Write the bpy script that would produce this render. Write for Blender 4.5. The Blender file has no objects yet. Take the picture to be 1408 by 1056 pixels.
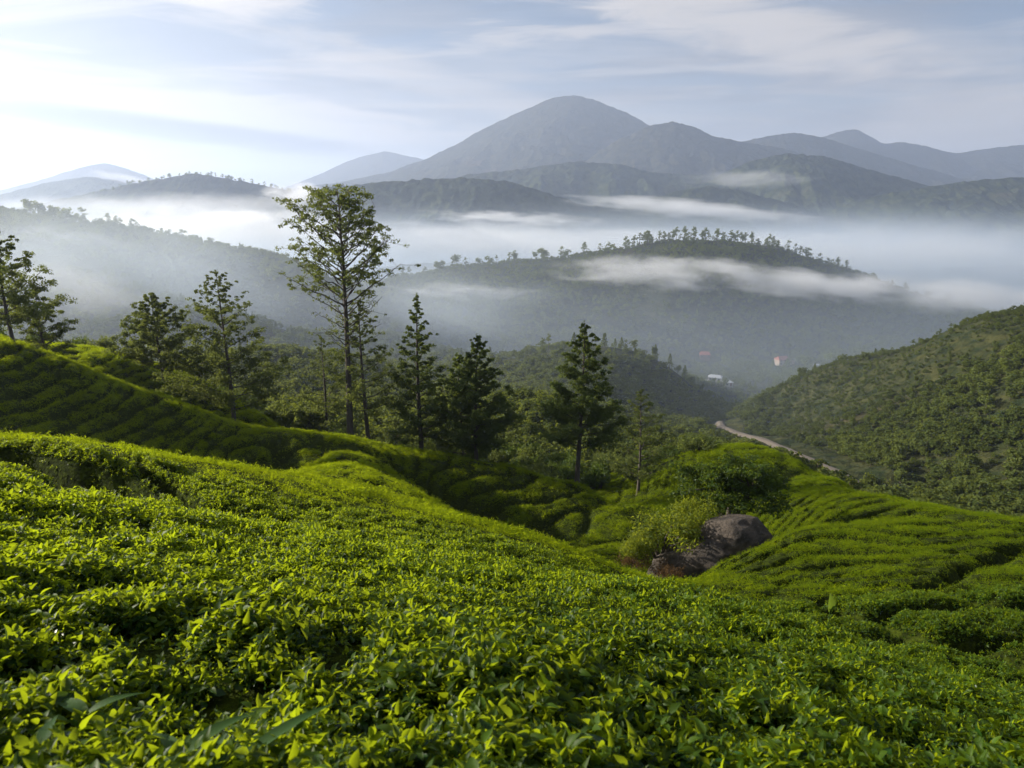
import bpy, math, random
import numpy as np
from mathutils import Vector, Matrix, Euler

random.seed(7)
rng = np.random.default_rng(7)
S = bpy.context.scene
R = math.radians

# ------------------------------------------------------------------ camera
FPX = 938.67
PITCH = math.atan(238.0 / FPX)
cam_d = bpy.data.cameras.new("camera")
cam_d.lens = 24.0
cam_d.sensor_width = 36.0
cam_d.sensor_fit = 'HORIZONTAL'
cam_d.clip_start = 0.05
cam_d.clip_end = 40000.0
cam_d.dof.use_dof = True
cam_d.dof.focus_distance = 11.0
cam_d.dof.aperture_fstop = 5.0
cam = bpy.data.objects.new("camera", cam_d)
S.collection.objects.link(cam)
cam.location = (0, 0, 0)
cam.rotation_euler = (R(90) - PITCH, 0, 0)
S.camera = cam

# ------------------------------------------------------------------ light
SUN_EL = R(19.0)
SUN_AZ = R(-75.0)          # clockwise from +Y (the view direction); negative = to the left
sun_dir = Vector((math.sin(SUN_AZ) * math.cos(SUN_EL), math.cos(SUN_AZ) * math.cos(SUN_EL), math.sin(SUN_EL)))
sl = bpy.data.lights.new("sun", 'SUN')
sl.energy = 5.0
sl.angle = R(0.6)
sl.color = (1.0, 0.91, 0.78)
sun = bpy.data.objects.new("sun", sl)
S.collection.objects.link(sun)
sun.rotation_euler = sun_dir.to_track_quat('Z', 'Y').to_euler()
sun.location = (-300, 200, 300)

S.view_settings.view_transform = 'Standard'
S.view_settings.look = 'None'
S.view_settings.gamma = 1.0
S.view_settings.exposure = 1.22
S.view_settings.use_curve_mapping = False
S.render.engine = 'CYCLES'
cy = S.cycles
cy.use_denoising = True
cy.max_bounces = 7
cy.diffuse_bounces = 3
cy.glossy_bounces = 2
cy.transmission_bounces = 4
cy.transparent_max_bounces = 8
cy.volume_bounces = 3
cy.volume_max_steps = 256
cy.volume_step_rate = 1.0
cy.sample_clamp_indirect = 6.0
cy.caustics_reflective = False
cy.caustics_refractive = False


# ------------------------------------------------------------------ node helper
class NT:
    def __init__(self, tree):
        self.t = tree

    def n(self, typ, **kw):
        nd = self.t.nodes.new(typ)
        ins = kw.pop('ins', None)
        for k, v in kw.items():
            setattr(nd, k, v)
        if ins:
            for k, v in ins.items():
                sock = nd.inputs[k]
                if isinstance(v, bpy.types.NodeSocket):
                    self.t.links.new(v, sock)
                else:
                    sock.default_value = v
        return nd

    def link(self, a, b):
        self.t.links.new(a, b)

    def math(self, op, a, b=None, c=None, clamp=False):
        nd = self.t.nodes.new('ShaderNodeMath')
        nd.operation = op
        nd.use_clamp = clamp
        for i, v in enumerate((a, b, c)):
            if v is None:
                continue
            if isinstance(v, bpy.types.NodeSocket):
                self.t.links.new(v, nd.inputs[i])
            else:
                nd.inputs[i].default_value = v
        return nd.outputs[0]

    def mapr(self, v, a, b, c=0.0, d=1.0, smooth=True):
        nd = self.t.nodes.new('ShaderNodeMapRange')
        nd.interpolation_type = 'SMOOTHSTEP' if smooth else 'LINEAR'
        nd.clamp = True
        self.t.links.new(v, nd.inputs['Value'])
        for k, x in zip(('From Min', 'From Max', 'To Min', 'To Max'), (a, b, c, d)):
            if isinstance(x, bpy.types.NodeSocket):
                self.t.links.new(x, nd.inputs[k])
            else:
                nd.inputs[k].default_value = x
        return nd.outputs['Result']

    def mix(self, f, a, b, blend='MIX'):
        nd = self.t.nodes.new('ShaderNodeMix')
        nd.data_type = 'RGBA'
        nd.blend_type = blend
        for k, v in ((0, f), (6, a), (7, b)):
            if isinstance(v, bpy.types.NodeSocket):
                self.t.links.new(v, nd.inputs[k])
            else:
                nd.inputs[k].default_value = v if k == 0 else (*v, 1.0)[:4]
        return nd.outputs[2]

    def noise(self, vec, scale, detail=4.0, rough=0.5, dist=0.0):
        nd = self.t.nodes.new('ShaderNodeTexNoise')
        nd.inputs['Scale'].default_value = scale
        nd.inputs['Detail'].default_value = detail
        nd.inputs['Roughness'].default_value = rough
        nd.inputs['Distortion'].default_value = dist
        self.t.links.new(vec, nd.inputs['Vector'])
        return nd.outputs['Fac']

    def mapping(self, vec, loc=(0, 0, 0), rot=(0, 0, 0), scale=(1, 1, 1)):
        nd = self.t.nodes.new('ShaderNodeMapping')
        nd.inputs['Location'].default_value = loc
        nd.inputs['Rotation'].default_value = rot
        nd.inputs['Scale'].default_value = scale
        self.t.links.new(vec, nd.inputs['Vector'])
        return nd.outputs[0]


# ------------------------------------------------------------------ pixel -> world
CP, SP = math.cos(PITCH), math.sin(PITCH)


def ray(u, v):
    cx = (u - 704.0) / FPX
    cyy = (528.0 - v) / FPX
    return cx, CP + cyy * SP, -SP + cyy * CP


def pt(u, v, Y):
    dx, dy, dz = ray(u, v)
    t = Y / dy
    return dx * t, Y, dz * t


# ------------------------------------------------------------------ world sky with thin clouds
W = bpy.data.worlds.new("World")
S.world = W
W.use_nodes = True
W.node_tree.nodes.clear()
w = NT(W.node_tree)
sky = w.n('ShaderNodeTexSky', sky_type='NISHITA', sun_disc=False, sun_elevation=SUN_EL,
          sun_rotation=SUN_AZ, altitude=1500.0, air_density=1.0, dust_density=1.2, ozone_density=2.2)
tc = w.n('ShaderNodeTexCoord')
sep = w.n('ShaderNodeSeparateXYZ', ins={0: tc.outputs['Generated']})
dx_, dy_, dz_ = sep.outputs
zc = w.math('MAXIMUM', dz_, 0.012)
zz = w.math('ADD', zc, 0.10)
px_ = w.math('DIVIDE', dx_, zz)
py_ = w.math('DIVIDE', dy_, zz)
pl = w.n('ShaderNodeCombineXYZ', ins={0: px_, 1: py_, 2: 0.0}).outputs[0]
# long wisps: streaks that run roughly across the view, slightly tilted
m1 = w.mapping(pl, rot=(0, 0, R(14)), scale=(0.42, 1.5, 1.0))
n1 = w.noise(m1, 1.25, 7.0, 0.56, 0.55)
m2 = w.mapping(pl, loc=(3.1, 7.7, 0), rot=(0, 0, R(-24)), scale=(0.30, 1.3, 1.0))
n2 = w.noise(m2, 1.0, 8.0, 0.62, 0.9)
m3 = w.mapping(tc.outputs['Generated'], loc=(1.3, 0.4, 2.2), rot=(0, R(7), R(8)), scale=(2.4, 2.4, 26.0))
n3 = w.noise(m3, 1.0, 9.0, 0.60, 0.9)
m4 = w.mapping(tc.outputs['Generated'], loc=(7.3, 2.4, 0.2), rot=(0, R(-6), R(8)), scale=(1.5, 1.5, 14.0))
n4 = w.noise(m4, 1.0, 5.0, 0.55, 0.6)
veil = w.math('MULTIPLY', w.mapr(n1, 0.42, 0.66), 1.0)
wisp = w.math('MAXIMUM', w.mapr(n2, 0.50, 0.64), w.mapr(n3, 0.50, 0.62))
shade = w.mapr(n4, 0.50, 0.62)


def cloud_blob(az, el, w_az, w_el, tilt, wob, soft=1.0, amp=3.4):
    """a single cloud: soft ellipse round a direction with a ragged edge"""
    a = w.math('ARCTAN2', dx_, dy_)
    e = w.math('ARCSINE', dz_)
    da = w.math('SUBTRACT', a, R(az))
    de = w.math('SUBTRACT', e, R(el))
    ct, st = math.cos(tilt), math.sin(tilt)
    p = w.math('ADD', w.math('MULTIPLY', da, ct / R(w_az)), w.math('MULTIPLY', de, st / R(w_az)))
    q = w.math('ADD', w.math('MULTIPLY', da, -st / R(w_el)), w.math('MULTIPLY', de, ct / R(w_el)))
    r2 = w.math('ADD', w.math('MULTIPLY', p, p), w.math('MULTIPLY', q, q))
    nz = w.math('MULTIPLY', w.math('SUBTRACT', wob, 0.5), amp)
    r = w.math('ADD', r2, nz)
    return w.mapr(r, 1.0 + soft, 0.0)


mA = w.mapping(tc.outputs['Generated'], rot=(0, R(4), 0), scale=(5.0, 5.0, 32.0))
rag = w.noise(mA, 1.0, 7.0, 0.6, 0.7)
mB = w.mapping(tc.outputs['Generated'], loc=(4, 2, 1), rot=(0, R(16), 0), scale=(6.0, 6.0, 34.0))
rag2 = w.noise(mB, 1.0, 8.0, 0.65, 1.0)
cA = cloud_blob(-26.0, 15.6, 11.5, 1.7, R(-9), rag, 0.35)          # bright tongue at the top left
cB = cloud_blob(-22.0, 7.3, 21.0, 1.5, R(-4), rag, 0.5, 4.5)            # bright band above the grey one
cC = cloud_blob(-24.5, 5.6, 15.0, 0.75, R(-5), rag, 0.7, 2.6)         # grey band
cD = cloud_blob(17.0, 13.0, 13.0, 1.9, R(-17), rag2, 0.9, 5.0)          # wisp at the top right
cE = cloud_blob(36.0, 6.0, 10.0, 2.6, R(8), rag2, 1.0, 5.0)
cF = cloud_blob(-8.0, 10.0, 13.0, 1.2, R(-14), rag2, 1.0, 5.0)
# whitening toward the horizon and toward the sun
sd = w.n('ShaderNodeCombineXYZ', ins={0: sun_dir.x, 1: sun_dir.y, 2: sun_dir.z}).outputs[0]
dotn = w.n('ShaderNodeVectorMath', operation='DOT_PRODUCT', ins={0: tc.outputs['Generated'], 1: sd}).outputs['Value']
glow = w.mapr(dotn, 0.30, 1.0)
hz = w.mapr(dz_, 0.33, 0.0)
base_veil = w.math('MULTIPLY', w.math('ADD', w.math('MULTIPLY', hz, 0.80), w.math('MULTIPLY', glow, 0.36)), 1.0, clamp=True)
thin = w.math('MULTIPLY', w.math('ADD', w.math('MULTIPLY', veil, 0.42), w.math('MULTIPLY', wisp, 0.55)), 1.0, clamp=True)
veilcol = w.mix(w.math('MULTIPLY', hz, hz), w.mix(glow, (4.5, 4.75, 5.4), (5.2, 5.35, 5.7)), w.mix(glow, (6.8, 6.4, 5.9), (8.6, 7.6, 6.4)))
brightcol = w.mix(glow, (7.8, 7.2, 6.7), (11.0, 10.2, 9.2))
greycol = w.mix(glow, (2.9, 3.05, 3.5), (3.4, 3.5, 3.8))
c0 = w.mix(base_veil, w.mix(w.math('MULTIPLY', glow, 0.75), sky.outputs[0], (4.6, 4.9, 5.6)), veilcol)
c1 = w.mix(thin, c0, w.mix(0.7, veilcol, brightcol))
c1 = w.mix(w.math('MULTIPLY', shade, 0.45), c1, greycol)
bright = w.math('MAXIMUM', w.math('MAXIMUM', w.math('MULTIPLY', cA, 1.0), w.math('MULTIPLY', cB, 0.85)),
                w.math('MAXIMUM', w.math('MULTIPLY', cD, 0.8), w.math('MAXIMUM', w.math('MULTIPLY', cE, 0.5), w.math('MULTIPLY', cF, 0.4))))
c2 = w.mix(bright, c1, brightcol)
c3 = w.mix(w.math('MULTIPLY', cC, 0.9), c2, (1.5, 1.5, 1.7))
bg = w.n('ShaderNodeBackground', ins={'Color': c3, 'Strength': 0.042})
wo = w.n('ShaderNodeOutputWorld', ins={'Surface': bg.outputs[0]})


# ------------------------------------------------------------------ numpy noise
def _hash(ix, iy, seed):
    h = (ix.astype(np.int64) * 374761393 + iy.astype(np.int64) * 668265263 + seed * 1274126177) & 0xFFFFFFFF
    h = ((h ^ (h >> 13)) * 1274126177) & 0xFFFFFFFF
    return ((h ^ (h >> 16)) & 0xFFFF) / 65535.0


def vnoise(x, y, seed=0):
    ix = np.floor(x); iy = np.floor(y)
    fx = x - ix; fy = y - iy
    fx = fx * fx * fx * (fx * (fx * 6 - 15) + 10); fy = fy * fy * fy * (fy * (fy * 6 - 15) + 10)
    a = _hash(ix, iy, seed); b = _hash(ix + 1, iy, seed)
    c = _hash(ix, iy + 1, seed); d = _hash(ix + 1, iy + 1, seed)
    return (a + (b - a) * fx) * (1 - fy) + (c + (d - c) * fx) * fy


def fbm(x, y, oct=4, seed=0, gain=0.5):
    s = 0.0; amp = 1.0; tot = 0.0
    for i in range(oct):
        ca, sa = math.cos(i * 1.1), math.sin(i * 1.1)
        s = s + amp * vnoise((x * ca - y * sa) * 2 ** i + i * 13.7, (x * sa + y * ca) * 2 ** i + i * 7.3, seed + i)
        tot += amp; amp *= gain
    return s / tot - 0.5


def ridged(x, y, oct=4, seed=0):
    s = 0.0; amp = 1.0; tot = 0.0
    for i in range(oct):
        ca, sa = math.cos(i * 0.9), math.sin(i * 0.9)
        nv = vnoise((x * ca - y * sa) * 2 ** i + i * 3.7, (x * sa + y * ca) * 2 ** i + i * 5.3, seed + i)
        s = s + amp * (1 - np.abs(2 * nv - 1)); tot += amp; amp *= 0.5
    return s / tot - 0.5


def sstep(a, b, x):
    t = np.clip((x - a) / (b - a), 0, 1)
    return t * t * (3 - 2 * t)


# ------------------------------------------------------------------ terrain: smooth surface through measured points
CTRL = []


def cp(*pts):
    for u, v, Y in pts:
        x, y, z = pt(u, v, Y)
        CTRL.append((x, y, z))


# near slope
cp((-150, 1056, 1.05), (0, 1056, 1.12), (350, 1056, 1.22), (704, 1056, 1.3), (1050, 1056, 1.45), (1408, 1056, 1.65), (1560, 1056, 1.75))
cp((1020, 868, 5.0), (1140, 905, 4.3), (1280, 955, 3.8))
cp((0, 850, 2.25), (350, 865, 2.35), (704, 885, 2.5), (1050, 935, 2.75), (1408, 1005, 3.1))
cp((0, 735, 3.9), (350, 775, 4.1), (704, 810, 4.6), (1000, 860, 4.8))
cp((-150, 628, 7.0), (0, 655, 7.0), (200, 692, 7.5), (400, 722, 8.0), (600, 750, 8.4), (750, 779, 8.8), (900, 803, 9.0),
   (1020, 828, 8.4), (1140, 864, 7.4), (1280, 914, 6.5), (1408, 955, 5.8), (1560, 1000, 5.2))
# hollow behind the first crest, then second mound
cp((0, 655, 10.0), (150, 697, 10.0), (-150, 630, 10), (0, 612, 12.4), (100, 630, 12.2))
cp((300, 684, 12.0), (400, 698, 12.8), (520, 716, 13.2), (640, 738, 13.2), (760, 766, 13.0))
cp((-150, 588, 15), (0, 598, 15), (150, 606, 16), (250, 625, 17.5), (420, 651, 21), (500, 664, 25), (600, 697, 23), (720, 730, 20), (826, 766, 18), (892, 793, 17))
# gully behind second mound
cp((0, 612, 24), (200, 645, 27), (330, 668, 30), (600, 725, 33), (720, 760, 30), (826, 790, 26), (900, 812, 23))
# spur that links mound and ridge
cp((440, 640, 33), (480, 622, 42), (520, 648, 33), (560, 665, 28))
# third ridge, foot and crest
cp((-150, 565, 32), (0, 592, 34.5), (200, 614, 40), (350, 640, 43), (430, 628, 44))
cp((600, 688, 44), (700, 716, 45), (800, 745, 41), (860, 765, 36))
cp((-150, 450, 42), (0, 491, 41.5), (100, 512, 44), (250, 557, 47), (400, 590, 50), (480, 600, 52), (600, 622, 52), (700, 645, 51), (800, 668, 50), (870, 692, 47))
cp((400, 604, 46), (600, 648, 49), (700, 676, 48.5), (800, 702, 46.5), (250, 570, 45.6), (100, 532, 42.6), (0, 520, 39.6))
# slope behind third ridge (left)
cp((60, 500, 58.5), (200, 543, 59.5), (330, 584, 59.5))
cp((-150, 442, 62), (60, 481, 62), (150, 490, 64), (250, 522, 64), (370, 578, 62))
cp((0, 500, 85), (150, 520, 85), (300, 560, 85))
cp((420, 625, 62), (520, 650, 64), (640, 665, 64), (740, 680, 62), (800, 690, 60), (860, 700, 58))
cp((450, 610, 85), (600, 640, 85), (740, 655, 85), (850, 660, 85), (640, 625, 74), (760, 640, 78))
# right slope
cp((1020, 852, 11.3), (1140, 892, 9.8), (1280, 942, 8.6), (1408, 985, 7.6), (900, 826, 12.5))
cp((940, 800, 20.5), (1000, 800, 18), (1100, 832, 14.0), (1200, 862, 12.3), (1300, 890, 11.2), (1408, 925, 10.2), (1560, 970, 8.6))
cp((1200, 820, 14.5), (1300, 830, 13.5), (1408, 850, 12.5), (1050, 780, 21), (1560, 860, 11))
cp((1200, 760, 22), (1300, 770, 19.5), (1408, 775, 18.5))
cp((1130, 725, 30), (1200, 712, 32), (1300, 722, 27), (1408, 735, 24), (1560, 770, 19))
cp((1100, 690, 42), (1160, 672, 44), (1230, 683, 39), (1300, 695, 35), (1408, 713, 30), (1560, 745, 24))
cp((1080, 732, 27.5), (1000, 767, 25), (1045, 752, 26.5))
cp((930, 815, 27), (1000, 800, 30), (1060, 770, 32), (900, 790, 32), (950, 770, 38), (1080, 735, 35))
cp((870, 712, 52), (900, 700, 52), (960, 680, 52), (1040, 680, 50), (1090, 665, 54))
cp((870, 658, 66), (930, 627, 68), (1000, 611, 68), (1050, 613, 66), (1100, 635, 62), (1150, 658, 54))
cp((860, 700, 56), (950, 650, 60), (1020, 640, 60))
cp((950, 680, 88), (1050, 675, 88), (1150, 730, 70), (1250, 760, 52), (1408, 785, 42), (1560, 800, 34))
cp((1150, 700, 95), (1300, 725, 80), (1450, 750, 70))
# valley
cp((-200, 520, 130), (0, 535, 130), (200, 545, 130), (400, 575, 120), (600, 600, 120), (760, 620, 120), (900, 640, 120), (1050, 640, 125), (1200, 690, 120), (1408, 735, 105), (1600, 760, 95))
cp((375, 489, 260), (450, 512, 240), (540, 545, 220), (420, 560, 175), (300, 500, 260))
cp((730, 557, 150), (790, 585, 150), (690, 570, 150), (800, 570, 200), (650, 560, 200))
cp((1160, 656, 165), (1100, 628, 190), (1050, 608, 215), (1000, 590, 250), (940, 600, 220), (860, 600, 200), (1230, 690, 145))
# valley hill (centre)
cp((690, 496, 370), (760, 482, 360), (830, 476, 355), (890, 490, 360), (940, 522, 350), (980, 552, 340), (1010, 566, 330))
cp((700, 530, 290), (830, 525, 290), (930, 575, 290), (830, 500, 320))
cp((700, 500, 460), (830, 505, 460), (960, 530, 450))
# houses' shelf
cp((980, 538, 430), (940, 530, 440))
cp((980, 530, 480), (1072, 502, 600), (970, 494, 620), (1130, 508, 560), (880, 490, 600), (750, 485, 620), (600, 480, 620))
cp((200, 480, 420), (0, 470, 430), (-200, 450, 430), (450, 490, 420), (560, 500, 380), (300, 440, 560), (450, 450, 600))
# right hill
cp((1000, 572, 300), (1050, 545, 295), (1100, 520, 290), (1150, 504, 283), (1200, 495, 275), (1250, 480, 268), (1300, 459, 260), (1350, 440, 250), (1408, 430, 240), (1600, 395, 215))
cp((1060, 590, 250), (1150, 580, 220), (1250, 570, 200), (1350, 560, 180), (1408, 550, 172), (1250, 640, 160), (1408, 650, 135), (1600, 640, 120), (1560, 540, 155))
cp((1000, 585, 360), (1100, 545, 360), (1250, 520, 350), (1408, 490, 330), (1600, 460, 300))
cp((1200, 520, 480), (1408, 500, 480), (1600, 490, 480))
# centre back hill with trees on its crest
cp((450, 395, 880), (560, 378, 900), (700, 362, 900), (830, 351, 890), (900, 342, 880), (1000, 334, 870), (1060, 341, 870), (1120, 359, 870), (1155, 372, 870), (1220, 398, 850), (1300, 420, 820), (1380, 436, 790), (1500, 460, 760))
cp((560, 440, 730), (700, 430, 730), (830, 425, 720), (1000, 420, 700), (1120, 435, 700), (1250, 460, 680), (1380, 475, 640))
cp((560, 415, 1100), (830, 400, 1100), (1000, 390, 1100), (1200, 420, 1100), (1500, 440, 1100))
cp((300, 400, 1100), (0, 390, 1100), (-200, 380, 1100))
# left back hill with trees on its crest
cp((-200, 280, 760), (-60, 290, 740), (30, 302, 720), (150, 317, 700), (230, 335, 680), (300, 356, 660), (380, 382, 640), (430, 402, 620), (500, 432, 590))
cp((0, 400, 500), (120, 400, 520), (250, 420, 500), (350, 440, 480), (-200, 380, 500))
cp((-200, 360, 950), (100, 370, 950), (300, 390, 920))
cp((-200, 350, 1400), (200, 345, 1400), (600, 350, 1400), (1000, 345, 1400), (1400, 350, 1400), (1700, 350, 1400))
C = np.array(CTRL)


def pq(x, y):
    yy = np.sqrt(np.maximum(y, 0) ** 2 + 0.25)
    return x / yy, np.log(yy), yy


_a, _l, _yy = pq(C[:, 0], C[:, 1])
K1 = 1.0; K2 = 0.75
P = np.stack([_a * K1, _l * K2], 1)
sv = C[:, 2] / _yy


def phi(r2):
    return 0.5 * r2 * np.log(r2 + 1e-12)


N = len(P)
D2 = ((P[:, None] - P[None]) ** 2).sum(-1)
A = np.zeros((N + 3, N + 3))
A[:N, :N] = phi(D2) + np.eye(N) * 4e-6
A[:N, N] = 1; A[:N, N + 1:] = P
A[N, :N] = 1; A[N + 1:, :N] = P.T
sol = np.linalg.solve(A, np.concatenate([sv, np.zeros(3)]))


def T_exact(x, y):
    """smooth height of the land (top of the tea canopy near by)"""
    x = np.asarray(x, float); y = np.asarray(y, float)
    sh = x.shape
    xf = x.ravel(); yf = y.ravel()
    a, l, yy = pq(xf, yf)
    a = np.clip(a, -1.15, 1.15)
    l = np.clip(l, -0.3, 7.2)
    out = np.empty(xf.shape)
    for i in range(0, len(xf), 20000):
        q = np.stack([a[i:i + 20000] * K1, l[i:i + 20000] * K2], 1)
        d2 = ((q[:, None, :] - P[None]) ** 2).sum(-1)
        out[i:i + 20000] = phi(d2) @ sol[:N] + sol[N] + q @ sol[N + 1:]
    z = out * yy
    z = np.where(yf < 0, z - yf * 0.35, z)
    return z.reshape(sh)


GA, GL = 561, 1300
_ga = np.linspace(-1.2, 1.2, GA); _gl = np.linspace(-0.6931, 7.45, GL)
_gy = np.exp(_gl)
_GX = _ga[None] * _gy[:, None]
_GY = np.repeat(np.sqrt(np.maximum(_gy ** 2 - 0.25, 0))[:, None], GA, 1)
GS = T_exact(_GX, _GY) / _gy[:, None]


def T(x, y):
    """the same height read back from a fine table"""
    x = np.asarray(x, float); y = np.asarray(y, float)
    a, l, yy = pq(x, y)
    fa = (np.clip(a, -1.199, 1.199) + 1.2) / 2.4 * (GA - 1)
    fl = (np.clip(l, -0.6931, 7.449) + 0.6931) / (7.45 + 0.6931) * (GL - 1)
    ia = np.clip(fa.astype(int), 0, GA - 2); il = np.clip(fl.astype(int), 0, GL - 2)
    ta = fa - ia; tl = fl - il
    s = (GS[il, ia] * (1 - ta) + GS[il, ia + 1] * ta) * (1 - tl) + (GS[il + 1, ia] * (1 - ta) + GS[il + 1, ia + 1] * ta) * tl
    z = s * yy
    return np.where(y < 0, z - y * 0.35, z)


def relief(x, y):
    """extra uneven ground in the valley"""
    k = sstep(90, 160, y)
    far = sstep(560, 860, y)
    return k * (ridged(x / 60, y / 60, 3, 11) * 5.0 * (0.35 + 1.1 * far) + fbm(x / 18, y / 18, 3, 21) * 2.4 + far * ridged(x / 160, y / 160, 3, 31) * 14)


def H(x, y):
    return T(x, y) + relief(x, y)


TRENCH = [
    ([(-60, 600, 13.6), (25, 606, 13.2), (100, 620, 12.6), (160, 640, 11.6), (215, 668, 10.6), (300, 690, 10.4)], 0.75, 1.25),
    ([(300, 700, 10.2), (420, 720, 10.3), (560, 742, 10.6), (700, 766, 11.0), (820, 788, 11.2)], 0.45, 0.75),
    ([(1150, 818, 14.2), (1191, 834, 13.4), (1281, 863, 11.9), (1408, 902, 10.9), (1560, 940, 9.6)], 0.38, 0.75),
    ([(1270, 800, 16.2), (1302, 785, 17.6), (1343, 765, 19.6), (1408, 748, 22.0), (1560, 735, 26)], 0.38, 0.55),
    ([(1100, 720, 31.0), (1179, 703, 33.5), (1261, 704, 32.0), (1340, 716, 28.5), (1408, 722, 27.0)], 0.6, 0.6),
    ([(1040, 800, 18.5), (1160, 800, 17.0), (1257, 806, 15.5), (1340, 822, 14.3), (1408, 838, 13.3)], 0.30, 0.40),
    ([(1000, 815, 16.5), (1120, 818, 15.0), (1200, 838, 13.3)], 0.25, 0.3),
    ([(480, 612, 46), (530, 612, 46), (600, 634, 46), (680, 668, 46)], 0.8, 1.0),
    ([(380, 560 + 40, 46.5), (392, 618, 43), (384, 640, 40)], 0.7, 1.0),
]
TR3 = [(np.array([pt(*q) for q in pl_]), w_, d_) for pl_, w_, d_ in TRENCH]


def trench(x, y):
    out = np.zeros(x.shape)
    for P3, wd, dp in TR3:
        m = (x > P3[:, 0].min() - 3) & (x < P3[:, 0].max() + 3) & (y > P3[:, 1].min() - 3) & (y < P3[:, 1].max() + 3)
        if not m.any():
            continue
        xs, ys = x[m], y[m]
        xs = xs + 0.5 * fbm(xs / 2, ys / 2, 2, 66); ys = ys + 0.9 * fbm(xs / 2, ys / 2, 2, 67)
        d = np.full(xs.shape, 1e9)
        for a, b in zip(P3[:-1], P3[1:]):
            ux, uy = b[0] - a[0], b[1] - a[1]
            tt = np.clip(((xs - a[0]) * ux + (ys - a[1]) * uy) / (ux * ux + uy * uy), 0, 1)
            d = np.minimum(d, np.hypot(xs - a[0] - tt * ux, ys - a[1] - tt * uy))
        out[m] = np.maximum(out[m], dp * np.exp(-(d / wd) ** 2))
    return out


def tea(x, y, z0):
    """furrows and lumps of the pruned bushes (subtracted from z0)"""
    near = sstep(8.5, 13.0, y)
    wob = fbm(x / 9, y / 9, 3, 5) * 1.1 + fbm(x / 2.5, y / 2.5, 2, 8) * 0.12
    row = (z0 + wob) / 0.56
    ph = row - np.floor(row)
    d = np.minimum(ph, 1 - ph)
    patch = sstep(-0.16, 0.10, fbm(x / 7, y / 7, 2, 77))
    fur = np.exp(-(d / 0.13) ** 2) * (0.6 + 0.4 * patch)
    rowi = np.floor(row + 0.5)
    along = (x * 0.83 + y * 0.55 + 0.9 * fbm(x / 3, y / 3, 2, 9)) / 1.25 + rowi * 0.37
    p2 = along - np.floor(along)
    d2 = np.minimum(p2, 1 - p2)
    gap = np.exp(-(d2 / 0.10) ** 2) * sstep(0.35, 0.6, _hash(np.floor(along + .5), rowi, 3))
    lump = fbm(x / 0.9, y / 0.9, 3, 41)
    big = fbm(x / 2.6, y / 2.6, 2, 51)
    dep = (0.72 + 0.30 * sstep(12, 17, y) * (1 - sstep(28, 36, y))) * near * (1 - 0.6 * sstep(52, 60, y)) + 0.04
    farl = sstep(10, 25, y)
    return z0 - trench(x, y) - fur * dep - gap * 0.07 * (0.5 + near) + lump * (0.11 - 0.04 * farl) + big * (0.15 - 0.05 * farl) - 0.08


def link(o):
    S.collection.objects.link(o)
    return o


def mesh_np(name, V, F, mat=None, smooth=False, quads=True):
    """mesh from numpy verts and equal sized faces"""
    me = bpy.data.meshes.new(name)
    V = np.asarray(V, np.float32); F = np.asarray(F, np.int32)
    k = F.shape[1]
    me.vertices.add(len(V)); me.vertices.foreach_set('co', V.ravel())
    me.loops.add(F.size); me.loops.foreach_set('vertex_index', F.ravel())
    me.polygons.add(len(F))
    me.polygons.foreach_set('loop_start', np.arange(0, F.size, k, dtype=np.int32))
    me.polygons.foreach_set('use_smooth', np.full(len(F), smooth))
    me.update(calc_edges=True)
    if mat:
        me.materials.append(mat)
    return me


def grid_faces(nr, nc):
    i = np.arange(nr - 1)[:, None] * nc + np.arange(nc - 1)[None]
    return np.stack([i, i + 1, i + nc + 1, i + nc], -1).reshape(-1, 4)


def tag(o, label=None, cat=None, group=None, kind=None):
    if label: o['label'] = label
    if cat: o['category'] = cat
    if group: o['group'] = group
    if kind: o['kind'] = kind
    return o


# ------------------------------------------------------------------ materials
def new_mat(name):
    m = bpy.data.materials.new(name)
    m.use_nodes = True
    m.node_tree.nodes.clear()
    return m, NT(m.node_tree)


def leaf_mat(name, dark, light, trans=0.45, rough=0.42, tcol=(0.30, 0.42, 0.03), spec=0.35, patch=0.25, patchcol=None):
    m, t = new_mat(name)
    oi = t.n('ShaderNodeObjectInfo')
    geo = t.n('ShaderNodeNewGeometry')
    g = t.noise(geo.outputs['Position'], patch, 3.0, 0.6)
    rnd = t.math('ADD', t.math('MULTIPLY', oi.outputs['Random'], 0.5), t.math('MULTIPLY', geo.outputs['Random Per Island'], 0.5))
    f = t.math('ADD', t.math('MULTIPLY', rnd, 0.75), t.math('MULTIPLY', t.math('SUBTRACT', g, 0.4), 0.9), clamp=True)
    col = t.mix(f, dark, light)
    tc_ = t.mix(f, tuple(c * 0.55 for c in tcol), tcol)
    pb = t.n('ShaderNodeBsdfPrincipled', ins={'Base Color': col, 'Roughness': rough, 'Specular IOR Level': spec})
    tr = t.n('ShaderNodeBsdfTranslucent', ins={'Color': tc_})
    ms = t.n('ShaderNodeMixShader', ins={0: trans, 1: pb.outputs[0], 2: tr.outputs[0]})
    t.n('ShaderNodeOutputMaterial', ins={'Surface': ms.outputs[0]})
    return m


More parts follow.
